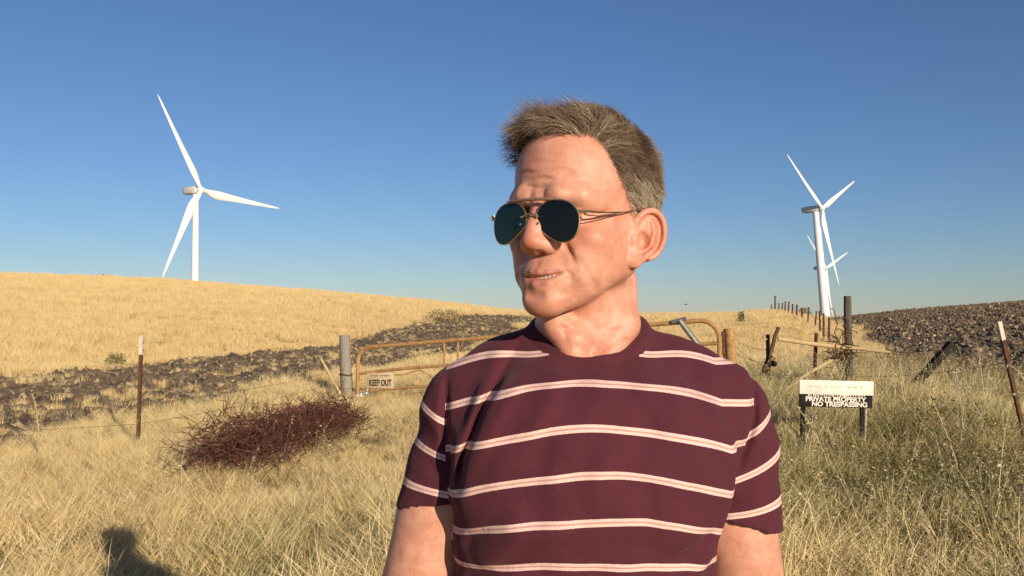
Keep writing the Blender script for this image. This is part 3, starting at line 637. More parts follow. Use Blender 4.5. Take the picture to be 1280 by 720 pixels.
# a bird far off over the crest
c = P3(857, 381, 75); bd = empty('bird', tuple(c), (0, radians(20), radians(40))); tag(bd, 'tiny dark bird flying low over the crest beside the man', 'bird')
m = MB(); m.tube([(-.10, 0, 0), (-.05, 0, .0), (.02, 0, .01), (.09, 0, .01), (.13, 0, .012)], [.012, .03, .038, .026, .006], 8); m.build('body', M_SBLK, bd)
for s in (1, -1):
    m = MB(); m._add([(.04, s*.02, .015), (-.04, s*.02, .012), (-.05, s*.11, .07), (.03, s*.12, .075), (-.07, s*.22, .04), (-.02, s*.23, .045), (.04, s*.02, .022), (-.04, s*.02, .019), (-.05, s*.11, .077), (.03, s*.12, .082), (-.07, s*.22, .045), (-.02, s*.23, .05)], [(0, 1, 2, 3), (3, 2, 4, 5), (6, 9, 8, 7), (9, 11, 10, 8), (0, 3, 9, 6), (3, 5, 11, 9), (1, 7, 8, 2), (2, 8, 10, 4), (4, 10, 11, 5)]); m.build('wing', M_SBLK, bd)
# ================================================================ the man
class Grid:
    """signed distance field on a rectilinear grid, meshed with surface nets"""
    def __init__(s, xs, ys, zs):
        s.ax = [np.asarray(a, np.float32) for a in (xs, ys, zs)]
        s.D = np.full([len(a) for a in s.ax], 1.0, np.float32); s.frame(None)
    def frame(s, M):                       # 4x4 matrix local -> grid space
        s.M = M; s.Mi = None if M is None else np.array(M.inverted()); 
    def sub(s, c, R):
        c = np.array(c, float)
        if s.M is not None: c = np.array(s.M @ Vector(c))
        R = np.broadcast_to(R, 3); sl = []
        for a, ci, r in zip(s.ax, c, R):
            i0 = int(np.searchsorted(a, ci-r)); i1 = int(np.searchsorted(a, ci+r))
            sl.append(slice(max(i0-1, 0), min(i1+1, len(a))))
        sl = tuple(sl)
        if any(q.stop <= q.start for q in sl): return None, None
        X, Y, Z = np.meshgrid(*[a[q] for a, q in zip(s.ax, sl)], indexing='ij', sparse=True)
        if s.Mi is None: return sl, (X, Y, Z)
        m = s.Mi
        return sl, tuple(m[i, 0]*X+m[i, 1]*Y+m[i, 2]*Z+m[i, 3] for i in range(3))
    def comb(s, sl, d, k, op):
        a = s.D[sl]; d = np.broadcast_to(d, a.shape).astype(np.float32)
        if op == 'u':
            if k <= 0: r = np.minimum(a, d)
            else:
                h = np.clip(.5+.5*(a-d)/k, 0, 1); r = a*(1-h)+d*h-k*h*(1-h)
        else:                               # subtract
            h = np.clip(.5-.5*(a+d)/k, 0, 1); r = a*(1-h)-d*h+k*h*(1-h)
        s.D[sl] = r
    def ell(s, c, r, k=.01, op='u', rot=None):
        sl, P = s.sub(c, max(r)+k*1.5+.008)
        if sl is None: return
        p = [P[i]-c[i] for i in range(3)]
        if rot is not None:
            m = np.array(rot.to_matrix().inverted()); p = [m[i, 0]*p[0]+m[i, 1]*p[1]+m[i, 2]*p[2] for i in range(3)]
        k0 = np.sqrt((p[0]/r[0])**2+(p[1]/r[1])**2+(p[2]/r[2])**2)
        k1 = np.sqrt((p[0]/r[0]**2)**2+(p[1]/r[1]**2)**2+(p[2]/r[2]**2)**2)+1e-6
        s.comb(sl, k0*(k0-1)/k1, k, op)
    def cap(s, a, b, ra, rb, k=.01, op='u', sq=(1, 1, 1)):
        a = np.array(a, float); b = np.array(b, float); c = (a+b)/2
        sl, P = s.sub(c, np.linalg.norm(b-a)/2+max(ra, rb)/min(sq)+k*1.5+.008)
        if sl is None: return
        ba = (b-a)*np.array(sq); p = [(P[i]-a[i])*sq[i] for i in range(3)]
        h = np.clip((p[0]*ba[0]+p[1]*ba[1]+p[2]*ba[2])/(ba@ba+1e-12), 0, 1)
        d = np.sqrt(sum((p[i]-ba[i]*h)**2 for i in range(3)))-(ra+(rb-ra)*h)
        s.comb(sl, d/max(sq), k, op)
    def chain(s, pts, rad, k=.008, op='u', sq=(1, 1, 1)):
        if not hasattr(rad, '__len__'): rad = [rad]*len(pts)
        for i in range(len(pts)-1): s.cap(pts[i], pts[i+1], rad[i], rad[i+1], k, op, sq)
    def ridge(s, pts, amp, w, fade=True, sq=(1, 1, 1)):   # raise (amp > 0) or crease (amp < 0) the surface along a polyline
        pts = np.array(pts, float); n = len(pts)-1
        lo = pts.min(0); hi = pts.max(0)
        sl, P = s.sub((lo+hi)/2, np.linalg.norm(hi-lo)/2+3*w/min(sq))
        if sl is None: return
        best = None
        for i in range(n):
            a, b = pts[i], pts[i+1]; ba = b-a
            h = np.clip(sum((P[j]-a[j])*ba[j]*sq[j]**2 for j in range(3))/(sum((ba[j]*sq[j])**2 for j in range(3))), 0, 1)
            q = sum(((P[j]-a[j]-ba[j]*h)*sq[j])**2 for j in range(3)); t = (i+h)/n
            if best is None: best, T = q, t
            else:
                m = q < best; best = np.where(m, q, best); T = np.where(m, t, T)
        f = np.exp(-best/(w*w))
        if fade: f = f*np.sqrt(np.clip(np.sin(np.pi*np.clip(T, 0, 1)), 0, 1)+.02)
        s.D[sl] -= (amp*f).astype(np.float32)
    def mesh(s):
        D = s.D; ins = D < 0; nx, ny, nz = D.shape
        cnt = np.zeros((nx-1, ny-1, nz-1), np.int8)
        for dx in (0, 1):
            for dy in (0, 1):
                for dz in (0, 1): cnt += ins[dx:nx-1+dx, dy:ny-1+dy, dz:nz-1+dz]
        act = (cnt > 0) & (cnt < 8); idx = np.argwhere(act); N = len(idx)
        vid = np.full(act.shape, -1, np.int32); vid[act] = np.arange(N)
        acc = np.zeros((N, 3)); num = np.zeros(N)
        co = [[i for i in ((e >> 2) & 1, (e >> 1) & 1, e & 1)] for e in range(8)]
        for a in range(8):
            for ax_ in range(3):
                if co[a][ax_]: continue
                b = list(co[a]); b[ax_] = 1
                ia = idx+co[a]; ib = idx+b
                da = D[ia[:, 0], ia[:, 1], ia[:, 2]]; db = D[ib[:, 0], ib[:, 1], ib[:, 2]]
                m = (da < 0) != (db < 0); t = np.where(m, da/np.where(m, da-db, 1), 0)
                pa = np.stack([s.ax[j][ia[:, j]] for j in range(3)], 1); pb = np.stack([s.ax[j][ib[:, j]] for j in range(3)], 1)
                acc += np.where(m[:, None], pa+(pb-pa)*t[:, None], 0); num += m
        V = acc/num[:, None]; F = []
        for ax_ in range(3):
            sl0 = [slice(None)]*3; sl1 = [slice(None)]*3; sl0[ax_] = slice(0, -1); sl1[ax_] = slice(1, None)
            A, B = ins[tuple(sl0)], ins[tuple(sl1)]
            e = np.argwhere(A != B); o1, o2 = [(1, 2), (2, 0), (0, 1)][ax_]
            e = e[(e[:, o1] > 0) & (e[:, o2] > 0) & (e[:, o1] < D.shape[o1]-1) & (e[:, o2] < D.shape[o2]-1)]
            def g(d1, d2):
                q = e.copy(); q[:, o1] -= d1; q[:, o2] -= d2; return vid[q[:, 0], q[:, 1], q[:, 2]]
            quad = np.stack([g(1, 1), g(0, 1), g(0, 0), g(1, 0)], 1)
            fl = B[e[:, 0], e[:, 1], e[:, 2]]; quad[fl] = quad[fl][:, ::-1]; F.append(quad)
        F = np.concatenate(F); F = F[(F >= 0).all(1)]
        return V, F
def smooth_verts(V, F, it=1, f=.5):
    for _ in range(it):
        A = np.zeros_like(V); n = np.zeros(len(V))
        for i in range(4):
            for j in ((i+1) % 4, (i+3) % 4):
                np.add.at(A, F[:, i], V[F[:, j]]); np.add.at(n, F[:, i], 1)
        V = V*(1-f)+f*A/np.maximum(n, 1)[:, None]
    return V
def normals(V, F):
    n = np.cross(V[F[:, 2]]-V[F[:, 0]], V[F[:, 3]]-V[F[:, 1]]); N = np.zeros_like(V)
    for i in range(4): np.add.at(N, F[:, i], n)
    return N/np.maximum(np.linalg.norm(N, axis=1), 1e-12)[:, None]
def fine(*segs):
    out = []
    for a, b, h in segs: out.append(np.arange(a, b-1e-9, h))
    return np.concatenate(out+[[segs[-1][1]]])

PERSON = empty('person', (0.092, 1.115, 0))
tag(PERSON, 'man in a maroon striped t-shirt and aviator sunglasses standing in the foreground', 'person')
HM = Matrix.Translation((-0.006, -0.012, 1.5530)) @ Matrix.Rotation(radians(-38), 4, 'Z') @ Matrix.Rotation(radians(1.0), 4, 'Y') @ Matrix.Rotation(radians(0), 4, 'X')
HMn = np.array(HM)

def build_head(G):
    G.frame(HM)
    e, c, ch = G.ell, G.cap, G.chain
    # skull and face masses
    e((0, .014, .160), (.0745, .097, .0920), .01)
    e((0, -.031, .168), (.0645, .065, .066), .02)                # forehead
    e((0, -.028, .104), (.0575, .061, .068), .02)               # middle of the face
    e((0, .0, .098), (.062, .06, .056), .02)
    for s in (-1, 1):
        e((s*.046, -.050, .094), (.022, .026, .018), .018)      # cheekbone
        c((s*.046, .004, .074), (s*.036, -.040, .0475), .0165, .0150, .02)   # jaw
        c((s*.036, -.040, .0475), (s*.0105, -.081, .0235), .0150, .0140, .016)
        c((s*.046, .002, .074), (s*.056, .002, .105), .017, .014, .02)
        e((s*.036, -.062, .060), (.017, .02, .022), .018)       # cheek beside the mouth
        e((s*.0460, -.028, .076), (.0170, .036, .028), .016)      # flat of the cheek
        ch([(s*.006, -.0900, .137), (s*.024, -.0885, .1425), (s*.044, -.073, .1405), (s*.054, -.056, .133)], [.0075, .0082, .0078, .006], .014)  # brow ridge
    e((0, -.0785, .048), (.030, .0205, .029), .016)               # mouth barrel
    e((0, -.0835, .0205), (.0185, .0135, .0130), .012)          # chin
    e((0, -.046, .034), (.030, .038, .017), .02)
    # eye sockets, eyeballs and lids
    for s in (-1, 1):
        e((s*.032, -.0985, .1175), (.018, .0135, .0115), .012, 's')
        e((s*.032, -.0765, .1175), (.0125, .0125, .0125), .003)
        ch([(s*.017, -.0805, .1165), (s*.026, -.0890, .1215), (s*.036, -.0880, .1218), (s*.046, -.0790, .116)], [.0022, .0028, .0028, .002], .003)
        ch([(s*.017, -.0805, .1155), (s*.026, -.0870, .1125), (s*.036, -.0860, .1120), (s*.046, -.0790, .1155)], [.002, .0024, .0024, .002], .003)
    # nose
    ch([(0, -.0860, .129), (0, -.0925, .1195), (0, -.1005, .1050), (0, -.1062, .0940)], [.0078, .0084, .0090, .0092], .010)
    e((0, -.1075, .0890), (.0094, .0086, .0082), .008)
    for s in (-1, 1):
        e((s*.0068, -.1030, .0875), (.0082, .0092, .0078), .006)
        e((s*.0134, -.0945, .0855), (.0067, .0108, .0084), .004)
        c((s*.008, -.092, .102), (s*.014, -.088, .091), .0100, .0105, .01)
        e((s*.0070, -.1005, .0772), (.0036, .0060, .0038), .002, 's')
    c((0, -.1025, .0825), (0, -.0960, .0785), .0042, .0045, .004)
    # lips
    ch([(-.0275, -.0860, .0552), (-.014, -.0948, .0545), (-.005, -.0980, .0560), (0, -.0980, .0552), (.005, -.0980, .0560), (.015, -.0942, .0550), (.025, -.0880, .0562), (.0325, -.0828, .0580)], [.0012, .0026, .0030, .0028, .0030, .0027, .0018, .0010], .004)
    ch([(-.0268, -.0860, .0534), (-.013, -.0945, .0440), (0, -.0975, .0420), (.014, -.0942, .0445), (.024, -.0880, .0500), (.0322, -.0830, .0557)], [.0012, .0034, .0042, .0036, .0022, .0010], .004)
    ch([(-.0255, -.0890, .0545), (-.011, -.0975, .0502), (.002, -.0995, .0494), (.013, -.0970, .0503), (.024, -.0910, .0535), (.0322, -.0850, .0568)], [.0006, .0010, .0017, .0019, .0012, .0006], .0015, 's', (1, .33, 1))
    FQ = (1, .3, 1)
    G.ridge([(-.013, -.093, .0300), (0, -.096, .0285), (.013, -.093, .0300)], -.0035, .006, sq=FQ)
    G.ridge([(0, -.101, .0755), (0, -.101, .0605)], -.0012, .0035, sq=FQ)
    for s in (-1, 1):
        k = 1.0 if s > 0 else .8
        G.ridge([(s*.0205, -.094, .0945), (s*.0285, -.090, .0865), (s*.0345, -.083, .0770), (s*.041, -.074, .0640), (s*.043, -.070, .0540)], -.0024*k, .0034, sq=(1, .12, 1))   # smile fold
        G.ridge([(s*.030, -.090, .0935), (s*.039, -.080, .083), (s*.046, -.072, .070)], .0020*k, .008, sq=FQ)
        G.ridge([(s*.0430, -.071, .0740), (s*.0490, -.063, .0600), (s*.0505, -.060, .0460), (s*.0485, -.060, .0330)], -.0018*k, .0032, sq=(1, .12, 1))     # long cheek crease
        G.ridge([(s*.0345, -.0835, .0585), (s*.0365, -.082, .0525), (s*.0360, -.081, .045)], -.0016, .0030, sq=FQ)
        G.ridge([(s*.030, -.089, .0365), (s*.027, -.088, .028)], -.0012, .004, sq=FQ)
        for (dz, a) in ((.012, .0018), (.005, .0024), (-.002, .0024), (-.0085, .0018)):        # crow's feet
            G.ridge([(s*.050, -.066, .117+dz*.4), (s*.056, -.054, .118+dz*1.2), (s*.062, -.036, .117+dz*2.0)], -a, .0017, sq=(.5, 1, 1))
        G.ridge([(s*.020, -.088, .105), (s*.034, -.086, .0990), (s*.045, -.078, .103)], -.0016, .0035, sq=FQ)
        G.ridge([(s*.0095, -.103, .134), (s*.0085, -.1035, .150)], -.0020, .0028, sq=FQ)              # frown lines
        G.ridge([(s*.0030, -.1035, .136), (s*.0035, -.1035, .146)], -.0010, .002, sq=FQ)
    for zc, a in ((.1520, .0013), (.1600, .0015), (.1690, .0013), (.1790, .0008)):           # forehead wrinkles
        pts = [(x, -.094+9.0*x*x, zc+.0020*sin(x*130+zc*400)-1.4*x*x) for x in np.linspace(-.042, .042, 11)]
        G.ridge(pts, -a, .0022, sq=FQ); G.ridge([(x, y, z+.0042) for x, y, z in pts], a*.7, .003, sq=FQ)
    G.ridge([(.050, .0, .036), (.035, -.045, .014), (.012, -.080, .004)], .0012, .007)
    # ears
    for s in (1, -1):
        E = HM @ Matrix.Translation((s*.0715, .0070, .0965)) @ Matrix.Rotation(radians(-s*30), 4, 'Z') @ Matrix.Rotation(radians(-12), 4, 'X') @ Matrix.Diagonal((1.0, 1.06, .95, 1))
        G.frame(E)                          # x outward, y back, z up
        o = .006
        e((s*(o-.001), .004, .0045), (.0050, .0195, .0325), .003)
        rim = []
        for q in range(-70, 200, 15):
            a = radians(q); rr = 1.0
            rim.append((s*(o+.0042-.0072*max(0, (q-120)/80.)), .0045+.0190*cos(a)*rr, .0065+.0300*sin(a)))
        ch(rim, [.0028+.0011*min(1, i/6) for i in range(len(rim))], .0018)
        ch([(s*(o+.003), .0055, .024), (s*(o+.0050), .0100, .010), (s*(o+.0052), .0085, -.006), (s*(o+.004), .0015, -.0155)], [.0022, .0030, .0032, .003], .002)   # antihelix
        ch([(s*(o+.0045), .0045+.0142*cos(radians(q)), .0065+.0245*sin(radians(q))) for q in range(-35, 130, 15)], .0019, .0012, 's')     # groove inside the rim
        e((s*(o+.004), -.0020, -.002), (.0072, .0078, .0112), .0022, 's')                    # concha
        e((s*(o+.002), -.0118, -.0035), (.0040, .0036, .0062), .004)                        # tragus
        e((s*(o+.001), -.0020, -.0175), (.0036, .0060, .0050), .004)
        e((s*(o+.001), -.0045, -.0275), (.0042, .0090, .0100), .005)                        # lobe
        c((0, -.010, .004), (s*.004, -.008, -.018), .007, .006, .006)
    G.frame(None)

TORSO = np.array([  # z, half width, half depth, centre y
    (.80, .158, .112, .012), (.90, .166, .118, .012), (1.0, .152, .112, .008), (1.10, .146, .110, .004), (1.20, .150, .112, .0),
    (1.30, .160, .117, .0), (1.36, .166, .117, .004), (1.42, .168, .108, .012), (1.46, .160, .094, .020), (1.49, .135, .080, .026),
    (1.515, .098, .070, .030), (1.54, .066, .060, .032), (1.60, .055, .055, .030)])
def torso_d(X, Y, Z, grow=0.0, tab=TORSO, p=2.3):
    X = X+.0065*sstep(1.40, 1.30, Z)
    a = np.interp(Z, tab[:, 0], tab[:, 1]).astype(np.float32)+grow; b = np.interp(Z, tab[:, 0], tab[:, 2]).astype(np.float32)+grow
    c = np.interp(Z, tab[:, 0], tab[:, 3]).astype(np.float32)
    q = (np.abs(X)/a)**p+(np.abs(Y-c)/b)**p
    f = (q**(1/p)-1)*np.minimum(a, b)
    return f*.8
ELB = {1: (.216, .030, 1.165), -1: (-.232, .020, 1.165)}
WRI = {1: (.228, -.040, .925), -1: (-.236, -.045, .925)}
SHO = {1: (.154, .022, 1.432), -1: (-.143, .022, 1.430)}

def build_body():
    xs = fine((-.34, -.13, .005), (-.13, .13, .0019), (.13, .34, .005)); ys = fine((-.26, -.14, .006), (-.14, .14, .0019), (.14, .20, .005))
    zs = fine((0.0, .62, .012), (.62, 1.46, .006), (1.46, 1.53, .0035), (1.53, 1.81, .0019))
    G = Grid(xs, ys, zs)
    build_head(G)
    # neck, its two long muscles, the throat
    G.cap((-.004, .016, 1.60), (.003, .030, 1.46), .054, .062, .022)
    G.cap((-.006, .030, 1.63), (.0, .045, 1.50), .044, .058, .02)
    G.chain([(.050, .030, 1.605), (.043, -.006, 1.55), (.014, -.040, 1.495)], [.013, .015, .010], .018)
    G.chain([(-.062, .0, 1.60), (-.040, -.030, 1.55), (-.014, -.040, 1.495)], [.011, .014, .010], .014)
    G.ell((-.016, -.036, 1.532), (.012, .011, .014), .016)
    for t in (1, -1): G.ridge([(t*.026-.01, -.045, 1.555), (t*.014-.004, -.042, 1.505)], -.002, .004)
    G.ridge([(-.045, -.035, 1.548), (-.012, -.056, 1.542), (.05, -.030, 1.552)], -.0022, .0028, sq=(1, .3, 1))
    G.ridge([(-.045, -.03, 1.530), (-.006, -.05, 1.522), (.05, -.025, 1.532)], -.0018, .0028, sq=(1, .3, 1))
    for t in (1, -1):
        G.chain([(t*.032, .040, 1.525), (t*.095, .035, 1.485), (t*.145, .028, 1.455)], [.026, .029, .030], .03)
    sl, P = G.sub((0, 0, 1.2), (.34, .3, .42)); m = torso_d(*P, grow=-.021)
    m = np.maximum(m, np.maximum(P[2]-1.50, .78-P[2])); G.comb(sl, m, .02, 'u')
    for t in (1, -1):
        s, e_, w = [np.array(q[t]) for q in (SHO, ELB, WRI)]
        q_ = .0455 if t > 0 else .0475; G.cap(s, s*.6+e_*.4, .044, q_, .02); G.cap(s*.6+e_*.4, e_, q_, .040, .02)
        G.cap(e_, e_*.65+w*.35, .0395, .0405, .02); G.cap(e_*.65+w*.35, w, .0405, .0265, .02)
        G.ell(s*.42+e_*.58+np.array((0, -.008, 0)), (.037, .038, .065), .02)
        # hand: palm, four bent fingers, a thumb from the side of the palm
        G.ell(w+np.array((0, -.002, -.050)), (.017, .040, .052), .012)
        for i, (dy, L) in enumerate(((-.030, .070), (-.011, .078), (.009, .073), (.027, .058))):
            b = w+np.array((0, dy, -.085)); k = b+np.array((-t*.006, dy*.12, -L*.5)); q = k+np.array((-t*.020, 0, -L*.38))
            G.chain([b, k, q], [.0092, .0086, .0072], .004)
        G.chain([w+np.array((-t*.004, -.028, -.030)), w+np.array((-t*.014, -.054, -.062)), w+np.array((-t*.022, -.058, -.092))], [.013, .0105, .0085], .008)
        hip = (t*.085, .012, .86); kn = (t*.10, -.004, .48); an = (t*.105, .03, .09)
        G.cap(hip, kn, .082, .056, .03); G.cap(kn, an, .054, .040, .02); G.cap(an, (t*.115, -.09, .035), .038, .03, .02)
    V, F = G.mesh()
    return smooth_verts(V, F, 1, .45), F

BV, BF = build_body()
BN = normals(BV, BF)
HL = (np.c_[BV, np.ones(len(BV))] @ np.linalg.inv(HMn).T)[:, :3]          # head-local coordinates of the body's vertices
def gs(p, c, r): return np.exp(-(((p-np.array(c))/np.array(r))**2).sum(1))

def hair_mask(p):
    """1 where hair grows, from head-local positions: front line, temple recess, side line over the ear, nape"""
    x, y, z = p[:, 0], p[:, 1], p[:, 2]; ax_ = np.abs(x)
    front = .2035-.9*x*x*4+.0*z                                            # top line of the forehead
    front = np.where(y < -.01, .2010-.10*np.clip(ax_-.02, 0, 1)+.20*np.clip(.032-ax_, 0, 1)*0, 0)
    # side profile: lowest z with hair as a function of y (front to back)
    side = np.interp(y, [-.10, -.078, -.070, -.062, -.056, -.047, -.025, -.005, .020, .036, .05, .075, .12],
                        [.229, .224, .2220, .2170, .206, .184, .152, .129, .124, .100, .074, .058, .055])
    mid = np.interp(y, [-.10, -.085, -.075, -.05, 0], [.216, .215, .212, .19, .1])
    w = sstep(.030, .054, ax_)
    low = mid*(1-w)+side*w+.0022*np.sin(x*410+z*230)*np.sin(y*370-x*150)+.0014*np.sin(x*900+y*700)
    soft = .007+.007*w*sstep(.19, .15, z)
    return sstep(-soft, soft*1.15, z-low)
def skin_attrs():
    p = HL; hd = sstep(-.03, .0, p[:, 2])*sstep(.2, .14, np.linalg.norm(p[:, :2], axis=1))
    red = (.75*gs(p, (0, -.113, .087), (.016, .022, .018))+.45*(gs(p, (.045, -.06, .088), (.028, .035, .022))+gs(p, (-.045, -.06, .088), (.028, .035, .022)))
           + .8*(gs(p, (.082, .02, .098), (.02, .03, .042))+gs(p, (-.082, .02, .098), (.02, .03, .042)))
           + .40*gs(p, (0, -.08, .185), (.06, .05, .022))+.35*gs(p, (0, -.088, .018), (.025, .02, .016))+.3*gs(p, (0, -.09, .04), (.03, .03, .014)))*hd
    neck = sstep(1.60, 1.50, BV[:, 2])*sstep(1.40, 1.48, BV[:, 2])
    red = red+.25*neck
    lip = np.zeros(len(p))
    for i, (zc, hh) in enumerate(((.0548, .0040), (.0438, .0054))):
        half = .0305; t = np.clip(np.abs(p[:, 0]-.0005)/half, 0, 1)
        zz = zc+(np.where(p[:, 0] > 0, .0580, .0545)-zc)*t**2.0
        h_ = hh*(1-t**2)**.5+1e-4
        lip = np.maximum(lip, sstep(1.15, .75, np.abs(p[:, 2]-zz)/h_)*(p[:, 1] < -.075)*(t < 1))
    hair = hair_mask(p)*hd*(np.abs(p[:, 0]) < .083)
    ear = (np.abs(p[:, 0]) > .0715)*(p[:, 2] < .140)*(p[:, 1] > -.01)*(p[:, 1] < .06)
    hair = np.where(ear, 0, hair)
    return red, lip, hair
RED, LIP, HAIR = skin_attrs()
bme = np_mesh('body', BV, BF); vattr(bme, 'red', RED); vattr(bme, 'lip', LIP); vattr(bme, 'scalp', HAIR)

def skin_material():
    m = material('skin', (.50, .215, .135), (.71, .370, .262), 48, .46, .30, 520, spec=.36, contrast=(.3, .72))
    nt = m.node_tree; N, L = nt.nodes, nt.links; p = N['Principled BSDF']
    base = [l for l in L if l.to_socket == p.inputs['Base Color']][0].from_socket
    def attr(n):
        a = N.new('ShaderNodeAttribute'); a.attribute_name = n; return a.outputs['Fac']
    def mix(fac, c_in, col):
        x = N.new('ShaderNodeMix'); x.data_type = 'RGBA'; L.new(fac, x.inputs[0]); L.new(c_in, x.inputs[6]); x.inputs[7].default_value = (*col, 1); return x.outputs[2]
    def mul(v, f):
        q = N.new('ShaderNodeMath'); q.operation = 'MULTIPLY'; q.use_clamp = True; L.new(v, q.inputs[0])
        if isinstance(f, float): q.inputs[1].default_value = f
        else: L.new(f, q.inputs[1])
        return q.outputs[0]
    tc = N.new('ShaderNodeTexCoord')
    # blotches of sunburn, freckles
    nz = N.new('ShaderNodeTexNoise'); nz.inputs['Scale'].default_value = 34; nz.inputs['Detail'].default_value = 6; L.new(tc.outputs['Object'], nz.inputs[0])
    r1 = N.new('ShaderNodeMapRange'); r1.inputs[1].default_value = .35; r1.inputs[2].default_value = .7; r1.inputs[3].default_value = .25; r1.inputs[4].default_value = 1.35; L.new(nz.outputs[0], r1.inputs[0])
    c = mix(mul(attr('red'), r1.outputs[0]), base, (.56, .165, .105))
    vz = N.new('ShaderNodeTexNoise'); vz.inputs['Scale'].default_value = 190; vz.inputs['Detail'].default_value = 2; L.new(tc.outputs['Object'], vz.inputs[0])
    r2 = N.new('ShaderNodeMapRange'); r2.inputs[1].default_value = .56; r2.inputs[2].default_value = .74; r2.inputs[4].default_value = .26; L.new(vz.outputs[0], r2.inputs[0])
    c = mix(r2.outputs[0], c, (.30, .125, .07))
    c = mix(mul(attr('lip'), .55), c, (.42, .14, .115))
    c = mix(mul(attr('scalp'), .86), c, (.085, .058, .038))
    L.new(c, p.inputs['Base Color'])
    p.inputs['Subsurface Weight'].default_value = .05; p.inputs['Subsurface Radius'].default_value = (1, .35, .2); p.inputs['Subsurface Scale'].default_value = .006
    bump = [n for n in N if n.type == 'BUMP'][0]; bump.inputs['Distance'].default_value = .0012
    return m
SKIN = skin_material()
body = add_ob('body', bme, PERSON, SKIN)
# teeth in the open smile
tb = MB()
for i in range(-1, 5):
    x = .0005+i*.0044; tb.box((x, -.0925+3.6*x*x*3.0, .0522+1.2*x*x*8*(x > 0)), (.0044, .0045, .0105), bevel=.0006)
teeth = tb.build('teeth', material('teeth', (.56, .48, .40), rough=.3, spec=.5), PERSON); teeth.matrix_local = HM

# ---------------------------------------------------------------- hair: short strands rooted on the scalp
def strands(name, roots, nors, dirs, length, width, mat, curl=.004, segs=5, parent=PERSON, tone=None, seed_off=None, bend=None):
    n = len(roots); P = roots.copy(); T = dirs/np.linalg.norm(dirs, axis=1)[:, None]
    side = np.cross(T, rng.normal(size=(n, 3))); side /= np.linalg.norm(side, axis=1)[:, None]
    V = np.zeros((n, segs+1, 3, 3)); wob = rng.normal(size=(n, 3))
    for s in range(segs+1):
        w = width*(1-.75*(s/segs)**1.5); b = np.cross(T, side)
        for k in range(3):
            q = 2*pi*k/3; V[:, s, k] = P+(side*cos(q)+b*sin(q))*w[:, None]
        if bend is not None: T = T-nors*bend[:, None]
        T = T+wob*curl*6+rng.normal(size=(n, 3))*curl*5; T /= np.linalg.norm(T, axis=1)[:, None]
        P = P+T*(length/segs)[:, None]
        if seed_off is not None: P = P+seed_off*(.9/segs*(.35+1.1*s/segs))
        d = (P-roots); out = (d*nors).sum(1); low = np.clip(.0012+.004*(s/segs)-out, 0, 1); P = P+nors*low[:, None]
    base = (np.arange(n)*(segs+1)*3)[:, None, None, None]
    s_ = np.arange(segs)[None, :, None, None]; k_ = np.arange(3)[None, None, :, None]; kn = (k_+1) % 3
    F = np.concatenate([base+s_*3+k_, base+s_*3+kn, base+(s_+1)*3+kn, base+(s_+1)*3+k_], 3).reshape(-1, 4)
    me = np_mesh(name, V.reshape(-1, 3), F)
    tt = rng.random(n) if tone is None else tone
    vattr(me, 'tone', np.repeat(tt, (segs+1)*3)); vattr(me, 'along', np.tile(np.repeat(np.arange(segs+1)/segs, 3), n))
    return add_ob(name, me, parent, mat)
def hair_material(name='hair', a=(.052, .032, .019), b=(.225, .145, .083), c=(.50, .41, .30)):
    m = bpy.data.materials.new(name); m.use_nodes = True; N, L = m.node_tree.nodes, m.node_tree.links; p = N['Principled BSDF']
    t = N.new('ShaderNodeAttribute'); t.attribute_name = 'tone'
    cr = N.new('ShaderNodeValToRGB'); e = cr.color_ramp.elements; e[0].position = .05; e[1].position = 1.0
    e[0].color = (*a, 1); e[1].color = (*c, 1); k = e.new(.55); k.color = (*b, 1)
    L.new(t.outputs['Fac'], cr.inputs[0]); L.new(cr.outputs[0], p.inputs['Base Color'])
    p.inputs['Roughness'].default_value = .42; p.inputs['Specular IOR Level'].default_value = .45
    return m
